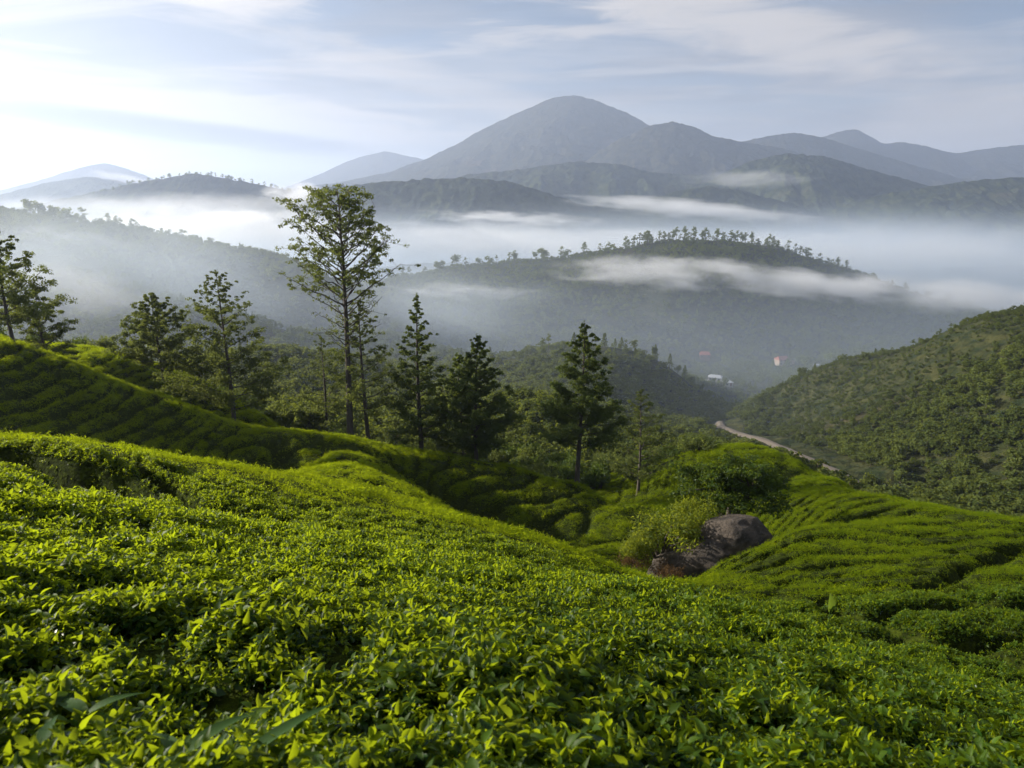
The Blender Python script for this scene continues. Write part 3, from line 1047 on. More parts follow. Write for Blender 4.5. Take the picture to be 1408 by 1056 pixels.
specs = [
    (18, 314, 47, 56, 0.18, 'tall dark open tree at the left edge, standing on the tea crest', dict(seed=11, dense=0.95, mat=M_tree, shape=0.7, leaf=0.2)),
    (64, 392, 52, 34, 0.12, 'smaller loose crowned tree just right of the tree at the left edge', dict(seed=12, dense=0.8, mat=M_tree, leaf=0.2)),
    (224, 404, 63, 47, 0.14, 'broad cone shaped tree on the second tea slope, left of the wider open tree', dict(seed=13, dense=1.05, mat=M_tree, leaf=0.25, shape=0.65)),
    (320, 371, 60, 60, 0.10, 'wide open feathery tree with visible stem left of the tallest tree', dict(seed=14, dense=0.85, mat=M_tree, shape=0.55, leaf=0.23)),
    (506, 410, 56, 42, 0.26, 'slender tree close behind the right side of the tallest tree', dict(seed=16, dense=0.75, mat=M_tree, shape=0.6, leaf=0.21)),
    (581, 403, 57, 38, 0.12, 'narrow pointed conifer right of the tallest tree, first of the middle group', dict(seed=17, dense=0.95, shape=0.75, leaf=0.22)),
    (634, 486, 60, 34, 0.14, 'dark conifer partly hidden behind the left side of the dense conifer', dict(seed=18, dense=1.1, shape=0.6, leaf=0.24)),
    (657, 461, 56, 44, 0.16, 'dense dark conifer on the tea crest with a full cone crown', dict(seed=19, dense=1.25, shape=0.62, leaf=0.24)),
    (795, 443, 54, 48, 0.27, 'lone dark conifer with a bare lower stem above the dark tea hollow', dict(seed=20, dense=1.2, shape=0.62, leaf=0.22)),
    (876, 535, 62, 36, 0.16, 'faint loose tree in the gap left of the right hand tea slope', dict(seed=21, dense=0.75, mat=M_tree, shape=0.6, leaf=0.2)),
    (452, 462, 66, 36, 0.10, 'pale loose foliage tree behind the left side of the tallest tree', dict(seed=22, dense=0.6, mat=M_tree, shape=0.45, leaf=0.22)),
    (545, 575, 74, 22, 0.10, 'small low tree between the slender tree and the pointed conifer', dict(seed=23, dense=0.8, mat=M_tree, shape=0.4, leaf=0.22)),
    (610, 520, 70, 30, 0.10, 'low tree half hidden between the pointed conifer and the dark one', dict(seed=24, dense=0.9, mat=M_tree, shape=0.5, leaf=0.24)),
    (276, 478, 72, 26, 0.15, 'slight tree in the gap between the cone tree and the wide open tree', dict(seed=25, dense=0.8, mat=M_tree, shape=0.5, leaf=0.25)),
    (-22, 372, 55, 40, 0.15, 'tree cut by the left edge of the picture, behind the tall dark tree', dict(seed=26, dense=0.9, mat=M_tree, leaf=0.22)),
    (700, 585, 78, 26, 0.05, 'low leafy tree right of the dense conifer, behind the tea crest', dict(seed=27, dense=0.8, mat=M_tree, shape=0.35, leaf=0.24)),
]
for u, vt, Y, hp, cl, lab, kw in specs:
    tree_at(u, vt, Y, hp, cl, lab, **kw)
r5, _vb = tree_at(482, 265, 55, 70, 0.4, 'tallest tree of all, bare straight stem and airy rounded crown, left of the middle', fn='tall')


# ------------------------------------------------------------------ bushes (small multi-stemmed plants)
def bush_mesh(seed, mat, n=900, leaf=0.10, sx=1.0, sz=0.8, lobes=9, spiky=False):
    rr = random.Random(seed)
    L = LB(); tb = TB()
    for k in range(lobes):
        an = rr.uniform(0, 6.28); rd = rr.random() ** 0.6 * 0.75
        c = Vector((math.cos(an) * rd * sx, math.sin(an) * rd, (0.35 + 0.65 * rr.random() * (1 - rd * 0.6)) * sz))
        tb.tube([Vector((c.x * 0.12, c.y * 0.12, -0.15)), Vector((c.x * 0.5, c.y * 0.5, c.z * 0.55)), c], [0.03, 0.02, 0.01], 4)
        R_ = rr.uniform(0.24, 0.42)
        for _ in range(n // lobes):
            v = rvec(rr).normalized() * (rr.random() ** 0.35) * R_
            v.z *= 0.8
            nn = v.normalized() * 0.5 + rvec(rr) * 0.6 + Vector((0, 0, 0.5))
            L.card(c + v, nn, leaf * rr.uniform(0.6, 1.5), rr.uniform(0.3, 0.55), 0, rr=rr)
        for _ in range(5):   # sprays that poke out
            d = (rvec(rr).normalized() + Vector((0, 0, 0.9))).normalized()
            e = c + d * R_ * rr.uniform(1.1, 1.6)
            for q in range(7):
                p = c.lerp(e, 0.5 + 0.5 * q / 6)
                L.card(p + rvec(rr) * 0.02, rvec(rr), leaf * 0.9, 0.35, 0, rr=rr)
    return L.mesh('foliage', [mat], False), tb.mesh('stem', M_bark)


bush_kinds = [bush_mesh(200 + i, m, 1100, 0.13) for i, m in enumerate((M_bush, M_tree, M_bush, M_tree, M_bush))]


def put_bush(kind, x, y, s, label, group, name='shrub', first={}):
    f, st = bush_kinds[kind]
    z = float(H(np.array([x]), np.array([y]))[0])
    root = empty(name, (x, y, z - 0.1), label, 'shrub', group)
    root.scale = (s, s, s * random.uniform(0.8, 1.15)); root.rotation_euler = (0, 0, random.uniform(0, 6.28))
    part('foliage', f, root); part('stem', st, root)
    return root


def under_label(u):
    for lim, w_ in ((470, 'left of the tallest tree'), (560, 'between the tallest tree and the pointed conifer'), (640, 'behind the pointed conifer'), (740, 'behind the dense conifer'),
                    (850, 'behind the lone conifer'), (2000, 'around the faint tree in the gap')):
        if u < lim:
            return 'one of the leafy undergrowth shrubs ' + w_, 'undergrowth shrubs ' + w_


# undergrowth behind the third ridge and in the gap
rb = random.Random(31)
for i in range(150):
    u = rb.uniform(370, 960)
    Y = rb.uniform(63, 88) if u < 850 else rb.uniform(66, 90)
    x = pt(u, 640, Y)[0]
    put_bush(rb.randrange(5), x, Y, rb.uniform(1.0, 2.6), *under_label(u))
for i in range(26):
    u = rb.uniform(-40, 380)
    Y = rb.uniform(72, 86)
    x = pt(u, 540, Y)[0]
    put_bush(rb.randrange(5), x, Y, rb.uniform(1.2, 2.6), 'one of the shrubs beyond the left tea slope under the trees', 'shrubs beyond the left tea slope')

# spiky leaved shrub left of the tall tree
f_, s_ = bush_mesh(260, M_tree, 1500, 0.16, 1.0, 1.2, 12)
x, y, z = on_ground(406, 590, 66)
o = empty('broad_shrub', (x, y, z), 'tall loose shrub left of the tallest tree, below the slope of the tea hill', 'shrub')
o.scale = (3.0, 3.0, 3.6); part('foliage', f_, o); part('stem', s_, o)

# ------------------------------------------------------------------ boulder, bush over it, bright shrub, ferns
def rock_mesh(name, sx, sy, sz, seed, mat, sub=5):
    import bmesh
    bm = bmesh.new()
    bmesh.ops.create_icosphere(bm, subdivisions=sub, radius=1.0)
    co = np.array([v.co[:] for v in bm.verts])
    nx_ = fbm(co[:, 0] * 1.2 + 5, co[:, 1] * 1.2 + co[:, 2] * 0.9, 4, seed)
    r2 = ridged(co[:, 0] * 1.6 + co[:, 2], co[:, 1] * 1.6 - co[:, 2] * 0.6, 4, seed + 3)
    k = 1 + 0.42 * nx_ + 0.24 * r2
    # blunt facets
    for d_ in ((0.5, -0.7, 0.5), (-0.7, -0.4, 0.6), (0.9, 0.1, 0.3), (-0.2, -0.95, 0.1), (0.1, 0.3, 0.95)):
        dn = np.array(d_) / np.linalg.norm(d_)
        pr = (co * k[:, None]) @ dn
        k = np.where(pr > 0.82, k * (0.82 + (pr - 0.82) * 0.35) / pr, k)
    co = co * k[:, None] * np.array([sx, sy, sz])
    co[:, 2] = np.maximum(co[:, 2], -sz * 0.6)
    for v, c in zip(bm.verts, co):
        v.co = c
    me = bpy.data.meshes.new(name)
    bm.to_mesh(me); bm.free()
    me.materials.append(mat)
    me.polygons.foreach_set('use_smooth', [True] * len(me.polygons))
    return me


M_rock, t = new_mat('boulder_rock')
geo = t.n('ShaderNodeNewGeometry')
a_ = t.noise(geo.outputs['Position'], 1.1, 6, 0.65, 0.4)
b_ = t.noise(geo.outputs['Position'], 6.0, 6, 0.7)
col = t.mix(t.mapr(a_, 0.36, 0.66), (0.024, 0.019, 0.014), (0.100, 0.078, 0.058))
col = t.mix(t.mapr(b_, 0.60, 0.72), col, (0.20, 0.17, 0.14))
hh = t.math('ADD', t.math('MULTIPLY', a_, 0.6), t.math('MULTIPLY', b_, 0.5))
bmp = t.n('ShaderNodeBump', ins={'Strength': 1.0, 'Distance': 0.35, 'Height': hh})
pb = t.n('ShaderNodeBsdfPrincipled', ins={'Base Color': col, 'Roughness': 0.8, 'Normal': bmp.outputs[0]})
t.n('ShaderNodeOutputMaterial', ins={'Surface': pb.outputs[0]})

bx, by, bz = pt(1008, 740, 30.0)
o = link(bpy.data.objects.new('boulder', rock_mesh('boulder', 2.0, 1.5, 1.45, 4, M_rock)))
o.location = (bx, by, bz - 0.25); o.rotation_euler = (0, R(-8), R(10))
tag(o, 'large rounded brown boulder below the spreading bush in the gully', 'boulder')
sx_, sy_, sz_ = pt(950, 766, 29.3)
o = link(bpy.data.objects.new('rock_slab', rock_mesh('rock_slab', 2.1, 1.3, 0.80, 9, M_rock)))
o.location = (sx_, sy_, sz_ - 0.15); o.rotation_euler = (0, R(-27), R(-6))
tag(o, 'low dark rock slab sloping down to the left from the large boulder', 'rock')


def spreading_bush():
    rr = random.Random(77)
    x, y, z = pt(1003, 705, 33.5)
    root = empty('spreading_tree', (x, y, z - 1.2), 'small dark tree with flat layered crown right behind the boulder', 'tree')
    tb = TB(); L = LB(); bb = TB()
    for k in range(5):
        an = k * 1.26 + rr.uniform(-.3, .3)
        e = Vector((math.cos(an) * 0.9, math.sin(an) * 0.7, 2.2))
        tb.tube([Vector((0, 0, -0.6)), e * 0.45 + Vector((0, 0, 0.2)), e], [0.16, 0.10, 0.06], 7)
        for q in range(7):
            a2 = an + rr.uniform(-1.1, 1.1); rd = rr.uniform(0.5, 1.9)
            zc_ = 3.35 * math.sqrt(max(0.05, 1 - (rd / 2.75) ** 2)) * rr.uniform(0.55, 1.0) + 0.4
            c = Vector((math.cos(a2) * rd * 1.15, math.sin(a2) * rd * 0.9, zc_))
            bb.tube([e, e.lerp(c, 0.5) + Vector((0, 0, .1)), c], [0.04, 0.03, 0.012], 4)
            for m in range(9):
                cc = c + Vector((rr.gauss(0, .34), rr.gauss(0, .34), rr.gauss(0, .12)))
                clump(L, cc, 0.36, 60, 0.15, rr, 0.42)
    part('trunk', tb.mesh('trunk', M_bark), root)
    root.scale = (1.25, 1.15, 1.08)
    cr = part('crown', L.mesh('crown', [M_darkbush], False), root)
    b2 = link(bpy.data.objects.new('limbs', bb.mesh('limbs', M_bark))); b2.parent = cr; b2['kind'] = 'stuff'


spreading_bush()

for i, (u, v, Y, s, sz, lab) in enumerate((
        (908, 732, 30.0, 2.1, 1.95, 'bright yellow green shrub left of the boulder, the widest of the three'),
        (958, 708, 31.5, 1.5, 1.5, 'bright shrub directly between the wide yellow green shrub and the boulder'),
        (872, 752, 29.0, 1.05, 1.2, 'small bright shrub at the left foot of the wide yellow green shrub'))):
    f_, s_ = bush_mesh(300 + i, M_bright, 2400, 0.095, 1.1, 0.95, 16)
    x, y, z = pt(u, v, Y)
    o = empty('bright_shrub', (x, y, z - s * 0.55), lab, 'shrub')
    o.scale = (s, s, s * sz / s * 1.0); part('foliage', f_, o); part('stem', s_, o)

f_, s_ = bush_mesh(330, M_dry, 900, 0.09, 1.1, 0.5, 10)
for i, (u, v, Y, lab) in enumerate(((905, 778, 28.0, 'dry brown ferns at the left foot of the rock slab'), (925, 790, 26.6, 'dry brown ferns in the bottom of the gully'), (872, 768, 28.2, 'brown fern tuft under the small bright shrub'))):
    x, y, z = pt(u, v, Y)
    o = empty('dry_fern', (x, y, z - 0.35), lab, 'fern')
    o.scale = (0.8, 0.8, 0.8); o.rotation_euler = (0, 0, i * 2.0)
    part('frond', f_, o); part('stem', s_, o)


# ------------------------------------------------------------------ weeds standing out of the nearest bushes
def weed(u, v, Y, leaves, label, up=0.0, name='broad_leaf_weed', stem_h=0.0):
    x, y, z = pt(u, v, Y)
    root = empty(name, (x, y, z), label, 'weed')
    if stem_h:
        tb = TB(); tb.tube([Vector((0, 0, -stem_h)), Vector((0.005, 0, -stem_h / 2)), Vector((0, 0, 0.01))], [0.006, 0.005, 0.004], 6)
        part('stem', tb.mesh('stem', M_weed), root)
    for (az, el, ln, wd, curl) in leaves:
        L = LB()
        a_, e_ = R(az), R(el)
        d = Vector((math.sin(a_) * math.cos(e_), math.cos(a_) * math.cos(e_), math.sin(e_)))
        L.leaf(Vector((0, 0, 0)), d, Vector((0, 0, 1)), ln, wd, curl, 10, 0, 0.35)
        part('leaf', L.mesh('leaf', [M_weed]), root)


weed(1141, 840, 6.7, [(-30, 86, 0.21, 0.13, 0.05), (100, 60, 0.09, 0.05, 0.2), (-110, 55, 0.08, 0.04, 0.3)], 'single upright oval leaf sticking up from the crest at the right', stem_h=0.22)
weed(322, 1056, 1.34, [(48, 24, 0.26, 0.036, 0.30), (70, 12, 0.13, 0.028, 0.5)], 'long arching sword leaf at the bottom left', stem_h=0.1)
weed(250, 1046, 1.42, [(38, 38, 0.17, 0.042, 0.75), (-50, 35, 0.12, 0.034, 0.7)], 'folded broad leaf left of the long sword leaf', stem_h=0.1)
weed(118, 985, 1.60, [(-62, 26, 0.14, 0.042, 0.6), (58, 36, 0.13, 0.030, 0.6), (100, 15, 0.10, 0.03, 0.5)], 'pair of broad leaves near the left edge of the bottom', stem_h=0.1)
weed(45, 1052, 1.34, [(-15, 40, 0.13, 0.045, 0.8), (60, 28, 0.10, 0.035, 0.7)], 'dull broad leaf in the bottom left corner', stem_h=0.1)
weed(1112, 965, 2.6, [(-30, 65, 0.11, 0.04, 0.4), (60, 60, 0.08, 0.03, 0.3)], 'pale curled leaf among the shoots below the upright oval leaf', stem_h=0.12)


# ------------------------------------------------------------------ valley woods
def far_tree_mesh(seed, kind):
    """round, tall or pointed small tree; unit height 1"""
    rr = random.Random(seed)
    L = LB()
    if kind == 'round':
        nl = 7
        for k in range(nl):
            an = rr.uniform(0, 6.28); rd = rr.uniform(0, 0.26)
            c = Vector((math.cos(an) * rd, math.sin(an) * rd, rr.uniform(0.35, 0.8)))
            for _ in range(26):
                v = rvec(rr).normalized() * rr.uniform(0.6, 1) * rr.uniform(0.14, 0.22)
                L.card(c + v, v.normalized() + rvec(rr) * 0.35, rr.uniform(0.09, 0.16), 0.8, 0, rr=rr)
    elif kind == 'tall':
        for k in range(13):
            an = rr.uniform(0, 6.28); z = rr.uniform(0.28, 0.97); rd = rr.uniform(0.0, 0.24) * (1.2 - z) * 1.5
            c = Vector((math.cos(an) * rd, math.sin(an) * rd, z))
            for _ in range(16):
                v = rvec(rr).normalized() * rr.uniform(0.4, 1) * rr.uniform(0.07, 0.13)
                v.z *= 0.6
                L.card(c + v, v.normalized() + rvec(rr) * 0.5, rr.uniform(0.05, 0.09), 0.8, 0, rr=rr)
    else:
        for k in range(14):
            z = 0.2 + 0.8 * k / 14
            for _ in range(12):
                an = rr.uniform(0, 6.28); rd = (1.03 - z) * 0.27 * rr.uniform(0.5, 1.1)
                c = Vector((math.cos(an) * rd, math.sin(an) * rd, z + rr.uniform(-.03, .03)))
                L.card(c, Vector((math.cos(an), math.sin(an), 0.8)) + rvec(rr) * 0.4, rr.uniform(0.07, 0.12), 0.7, 0, rr=rr)
    cm = L.mesh('crown', [M_forest], False)
    tb = TB()
    tb.tube([Vector((0, 0, -0.08)), Vector((0.01, 0, 0.4)), Vector((0, 0.01, 0.85))], [0.022, 0.014, 0.004], 4)
    return cm, tb.mesh('trunk', M_bark)


FT = {k: [far_tree_mesh(500 + i * 7 + j, k) for j in range(4)] for i, k in enumerate(('round', 'tall', 'pointed'))}


def merged(pair):
    """crown and trunk as one mesh, for scattering"""
    cm, tm = pair
    me = bpy.data.meshes.new('woodland_tree')
    v1 = [v.co[:] for v in cm.vertices]; f1 = [tuple(p.vertices) for p in cm.polygons]
    v2 = [v.co[:] for v in tm.vertices]; f2 = [tuple(i + len(v1) for i in p.vertices) for p in tm.polygons]
    me.from_pydata(v1 + v2, [], f1 + f2)
    me.materials.append(M_forest); me.materials.append(M_bark)
    me.polygons.foreach_set('material_index', [0] * len(f1) + [1] * len(f2))
    me.update()
    return me


W_round = [merged(p) for p in FT['round']]
W_tall = [merged(p) for p in FT['tall']]
W_point = [merged(p) for p in FT['pointed']]

CLEAR = [(980, 528, 480, 16), (1072, 500, 600, 18), (970, 492, 620, 14)]


def road_dist(x, y):
    d = np.full(x.shape, 1e9)
    for a, b in zip(ROAD[:-1], ROAD[1:]):
        ax, ay = a[0], a[1]; dx, dy = b[0] - ax, b[1] - ay
        tt = np.clip(((x - ax) * dx + (y - ay) * dy) / (dx * dx + dy * dy), 0, 1)
        d = np.minimum(d, np.hypot(x - ax - tt * dx, y - ay - tt * dy))
    return d


ROAD = [pt(u, v, Y) for u, v, Y in ((1190, 668, 150), (1160, 655, 163), (1130, 641, 175), (1100, 627, 188), (1070, 615, 203), (1040, 604, 220), (1012, 594, 238), (995, 588, 255), (990, 582, 275))]


def in_hill(x, y):
    """1 on the short clipped tea of the small middle hill"""
    a = x / y
    return ((y > 338 + 10 * np.sin(a * 40)) & (y < 372) & (a > 0.02) & (a < 0.27)).astype(float)


def valley_scatter():
    r = np.random.default_rng(99)
    # bushes and low trees close by, 92-330 m
    n = 36000
    y = np.sqrt(r.uniform(90 ** 2, 330 ** 2, n)); x = r.uniform(-0.95, 0.95, n) * y
    dens = np.clip(0.72 + 1.5 * fbm(x / 22, y / 22, 3, 61), 0.05, 1)
    k = (r.uniform(0, 1, n) < dens) & (road_dist(x, y) > 8.0) &  (in_hill(x, y) < 0.5)
    x, y = x[k], y[k]; n = len(x)
    # bare, grassy upper flank of the right hill keeps smaller shrubs
    up = sstep(0.30, 0.45, x / y) * sstep(185, 225, y)
    s = r.uniform(1.6, 5.4, n) * (1 - 0.60 * up)
    pos = np.stack([x, y, H(x, y) - 0.12 * s], 1)
    rot = np.stack([r.normal(0, .06, n), r.normal(0, .06, n), r.uniform(0, 6.28, n)], 1)
    sc = np.stack([s * r.uniform(0.9, 1.5, n), s * r.uniform(0.9, 1.5, n), s * r.uniform(0.6, 1.1, n)], 1)
    scatter('woodland', W_round, pos, rot, sc, 'shrubs and low trees covering the near valley sides and the right hill', 'woodland', 4)
    # woods 300-1250 m
    n = 64000
    y = np.sqrt(r.uniform(300 ** 2, 1250 ** 2, n)); x = r.uniform(-0.95, 0.95, n) * y
    dens = np.clip(0.70 + 1.9 * fbm(x / 55, y / 55, 3, 62), 0.06, 1)
    k = (r.uniform(0, 1, n) < dens) & (in_hill(x, y) < 0.5)
    for u, v, Y, rad in CLEAR:
        c = pt(u, v, Y)
        k &= ~((np.abs(x - c[0]) < rad * 0.8) & (y < Y + rad * 0.7) & (y > Y - rad * 2.2))
    x, y = x[k], y[k]; n = len(x)
    s = r.uniform(4.5, 10, n) * (1 - 0.4 * sstep(760, 860, y)) * (1 - 0.35 * (y < 400))
    pos = np.stack([x, y, H(x, y) - 0.12 * s], 1)
    rot = np.stack([r.normal(0, .05, n), r.normal(0, .05, n), r.uniform(0, 6.28, n)], 1)
    sc = np.stack([s * r.uniform(0.9, 1.4, n), s * r.uniform(0.9, 1.4, n), s * r.uniform(0.7, 1.1, n)], 1)
    scatter('woodland', W_round + W_round + W_point[:2], pos, rot, sc, 'wooded floor and far sides of the valley seen through thin haze', 'woodland', 5)


valley_scatter()


def one_tree(kind, x, y, h, label, group, z=None, wide=1.0):
    cm, tm = random.choice(FT[kind])
    if z is None:
        z = float(H(np.array([x]), np.array([y]))[0])
    root = empty({'round': 'round_tree', 'tall': 'slender_tree', 'pointed': 'pointed_tree'}[kind], (x, y, z), label, 'tree', group)
    root.scale = (h * wide, h * wide, h); root.rotation_euler = (0, 0, random.uniform(0, 6.28))
    part('crown', cm, root); part('trunk', tm, root)
    return root


def crest_trees(path, n, h, label, group, kinds=('tall',), jy=12, wide=(0.9, 1.3), seed=1, terrain=True, clus=0.5):
    rr = random.Random(seed)
    us = [p[0] for p in path]
    for i in range(n):
        u = us[0] + (us[-1] - us[0]) * (i + rr.uniform(-clus, clus) * 1.6) / max(1, n - 1)
        v = float(np.interp(u, us, [p[1] for p in path])); Y = float(np.interp(u, us, [p[2] for p in path]))
        Y += rr.uniform(-jy, jy * 0.4)
        x = pt(u, v, Y)[0]
        hh = rr.uniform(*h)
        z = None if terrain else pt(u, v, Y)[2] - 7
        third = ('left third', 'middle third', 'right third')[min(2, int(3 * i / n))] if n > 24 else None
        lb, gp = (label, group) if third is None else (label + ', ' + third, group + ', ' + third)
        one_tree(rr.choice(kinds), x, Y, hh, lb, gp, z, rr.uniform(*wide))


crest_trees([(860, 347, 885), (900, 342, 880), (1000, 334, 870), (1060, 341, 870), (1120, 359, 870), (1155, 372, 870)], 112, (6, 18), 'one of the bare stemmed trees on the central misty crest', 'trees along the crest of the central misty hill', jy=22, wide=(0.9, 1.4), clus=0.9, seed=3)
crest_trees([(560, 378, 900), (700, 362, 900), (860, 348, 890)], 26, (10, 19), 'one of the hazy trees on the central hill\'s left shoulder', 'hazy trees on the left shoulder of the central hill', kinds=('tall', 'round'), jy=20, wide=(1.0, 1.5), seed=4)
crest_trees([(1160, 375, 865), (1220, 398, 850), (1300, 420, 820), (1380, 436, 790)], 16, (9, 16), 'one of the faint trees on the right shoulder of the central hill', 'faint trees on the right shoulder of the central hill', kinds=('tall', 'round'), jy=20, seed=5)
crest_trees([(40, 303, 718), (150, 317, 700), (230, 335, 680), (300, 356, 660), (380, 382, 640), (420, 398, 625)], 48, (9, 19), 'one of the hazy trees along the left back hill', 'hazy trees along the left back hill', kinds=('tall', 'tall', 'round'), jy=15, wide=(1.0, 1.5), seed=6)
crest_trees([(750, 471, 361), (830, 465, 355), (900, 478, 360), (990, 508, 368)], 20, (5, 10), 'one of the small trees along the top of the smooth middle hill', 'small trees on the smooth middle hill', kinds=('tall', 'round', 'pointed'), jy=6, seed=7)
crest_trees([(1130, 509, 284), (1200, 495, 275), (1250, 480, 268), (1300, 459, 260), (1350, 440, 250), (1400, 431, 240)], 22, (2.0, 4.5), 'one of the shrubby little trees on the skyline of the right hill', 'little trees on the skyline of the right hill', kinds=('round', 'tall'), jy=5, seed=8, wide=(1.0, 1.6))
crest_trees([(100, 440, 300), (200, 455, 280), (330, 490, 250)], 14, (7, 12), 'one of the dim trees below the left back hill, seen past the tea crest', 'dim trees past the left tea crest', kinds=('tall', 'pointed'), jy=40, seed=9)
crest_trees([(1020, 500, 590), (1100, 500, 580), (1200, 505, 540)], 16, (9, 15), 'one of the trees around the red roofed house', 'trees around the red roofed house', kinds=('round', 'pointed'), jy=30, seed=10, wide=(1.0, 1.4))
crest_trees([(130, 268, 2590), (180, 253, 2590), (235, 243, 2590), (262, 238, 2590), (300, 243, 2590), (350, 252, 2590), (400, 263, 2590)], 46, (11, 24), 'one of the tiny trees on the far left skyline', 'tiny trees on the skyline of the far left hill', kinds=('tall', 'round'), jy=5, seed=12, terrain=False, wide=(1.0, 1.6))
crest_trees([(1200, 664, 150), (1260, 672, 140), (1330, 680, 130), (1400, 690, 122)], 14, (3.5, 6), 'one of the leafy low trees just beyond the right tea slope', 'low trees beyond the right tea slope', kinds=('round',), jy=10, seed=14, wide=(1.2, 1.6))


# ------------------------------------------------------------------ road
def road():
    # densify and drape
    pts = []
    for a, b in zip(ROAD[:-1], ROAD[1:]):
        for k in range(8):
            s = k / 8
            pts.append((a[0] + (b[0] - a[0]) * s, a[1] + (b[1] - a[1]) * s))
    pts = np.array(pts)
    V = []; F = []
    tn = np.gradient(pts, axis=0); tn /= np.linalg.norm(tn, axis=1)[:, None]
    nr_ = np.stack([tn[:, 1], -tn[:, 0]], 1)
    zc_ = H(pts[:, 0], pts[:, 1])
    ker = np.ones(9) / 9
    zc_ = np.convolve(np.pad(zc_, 4, mode='edge'), ker, 'valid')
    for i, p in enumerate(pts):
        wv = 0.95 + 0.25 * math.sin(i * 0.7)
        zc2 = zc_[i] + 0.9
        for s_, dz in ((-4.5, -3.2), (-wv / 1.0, 0.0), (-0.5, 0.10), (0.5, 0.12), (wv, 0.0), (4.5, -3.2)):
            V.append((p[0] + nr_[i, 0] * s_, p[1] + nr_[i, 1] * s_, zc2 + dz))
    n = len(pts)
    F = grid_faces(n, 6)
    m, t = new_mat('dirt_road')
    geo = t.n('ShaderNodeNewGeometry')
    a_ = t.noise(geo.outputs['Position'], 0.35, 5, 0.65)
    col = t.mix(a_, (0.08, 0.068, 0.052), (0.14, 0.115, 0.09))
    pb = t.n('ShaderNodeBsdfPrincipled', ins={'Base Color': col, 'Roughness': 0.95})
    t.n('ShaderNodeOutputMaterial', ins={'Surface': pb.outputs[0]})
    o = link(bpy.data.objects.new('dirt_road', mesh_np('dirt_road', V, F, m, False)))
    tag(o, kind='structure')


road()


# ------------------------------------------------------------------ houses
def plain(name, c, rough=0.8):
    m, t = new_mat(name)
    geo = t.n('ShaderNodeNewGeometry')
    a_ = t.noise(geo.outputs['Position'], 0.8, 5, 0.6)
    col = t.mix(a_, tuple(x * 0.75 for x in c), c)
    pb = t.n('ShaderNodeBsdfPrincipled', ins={'Base Color': col, 'Roughness': rough})
    t.n('ShaderNodeOutputMaterial', ins={'Surface': pb.outputs[0]})
    return m


M_white = plain('white_wall', (0.45, 0.46, 0.48)); M_cream = plain('cream_wall', (0.40, 0.31, 0.24))
M_red = plain('red_roof', (0.30, 0.085, 0.06)); M_grey = plain('grey_roof', (0.45, 0.47, 0.50)); M_glass = plain('dark_window', (0.03, 0.035, 0.045), 0.2)
M_maroon = plain('maroon_wall', (0.16, 0.055, 0.05))


def box_me(name, x0, x1, y0, y1, z0, z1, mat):
    V = [(x, y, z) for x in (x0, x1) for y in (y0, y1) for z in (z0, z1)]
    F = [(0, 1, 3, 2), (4, 6, 7, 5), (0, 4, 5, 1), (2, 3, 7, 6), (0, 2, 6, 4), (1, 5, 7, 3)]
    return mesh_np(name, V, F, mat)


def house(u, v, Y, w_, d_, h_, roofh, wall_m, roof_m, rz, label, name, storeys=1, wing=None):
    x, y, z = pt(u, v, Y)
    gz = float(H(np.array([x]), np.array([y]))[0])
    root = empty(name, (x, y, gz + 0.8), label, 'house')
    root.rotation_euler = (0, 0, rz)
    part('wall', box_me('wall', -w_ / 2, w_ / 2, -d_ / 2, d_ / 2, -2.5, h_, wall_m), root)
    e = 0.5
    V = [(-w_ / 2 - e, -d_ / 2 - e, h_ - .1), (w_ / 2 + e, -d_ / 2 - e, h_ - .1), (w_ / 2 + e, d_ / 2 + e, h_ - .1), (-w_ / 2 - e, d_ / 2 + e, h_ - .1),
         (-w_ / 2 + 1.2, 0, h_ + roofh), (w_ / 2 - 1.2, 0, h_ + roofh)]
    me = bpy.data.meshes.new('roof'); me.from_pydata(V, [], [(0, 1, 5, 4), (2, 3, 4, 5), (3, 0, 4), (1, 2, 5), (3, 2, 1, 0)]); me.materials.append(roof_m)
    part('roof', me, root)
    wm = box_me('window', -0.6, 0.6, -0.12, 0.02, 0, 1.2, M_glass)
    for s in range(storeys):
        n = int(w_ // 3)
        for i in range(n):
            if s == 0 and i == n // 2:
                part('door', box_me('door', -0.5, 0.5, -0.14, 0.02, 0, 2.1, M_maroon), root).location = (-w_ / 2 + w_ * (i + .5) / n, -d_ / 2, 0.05)
                continue
            o = part('window', wm, root); o.location = (-w_ / 2 + w_ * (i + .5) / n, -d_ / 2, 0.9 + s * 3)
    if wing:
        part('side_wing', box_me('side_wing', *wing, wall_m), root)
    return root


house(983, 526, 480, 9, 7, 5.8, 1.4, M_white, M_grey, R(-24), 'white two storey house with pale roof among the valley trees', 'white_house', 2, (-8.5, -4.6, -3, 2.5, -2.5, 2.8))
house(1075, 500, 600, 11, 8, 4.8, 2.8, M_cream, M_red, R(14), 'red roofed house with cream walls at the foot of the misty hill', 'red_roofed_house', 2, (6.2, 10.5, -3.5, 2.5, -2.5, 3.0))
house(969, 491, 620, 9, 7, 3.4, 2.4, M_maroon, M_red, R(-10), 'small dark red house above and left of the white house', 'dark_red_house', 1)
house(1000, 529, 470, 6, 5, 2.8, 0.8, M_white, M_grey, R(10), 'low white shed right of the white house', 'white_shed', 1)
house(1122, 504, 560, 8, 5, 2.8, 1.2, M_cream, M_grey, R(5), 'low cream hut right of the red roofed house', 'cream_hut', 1)

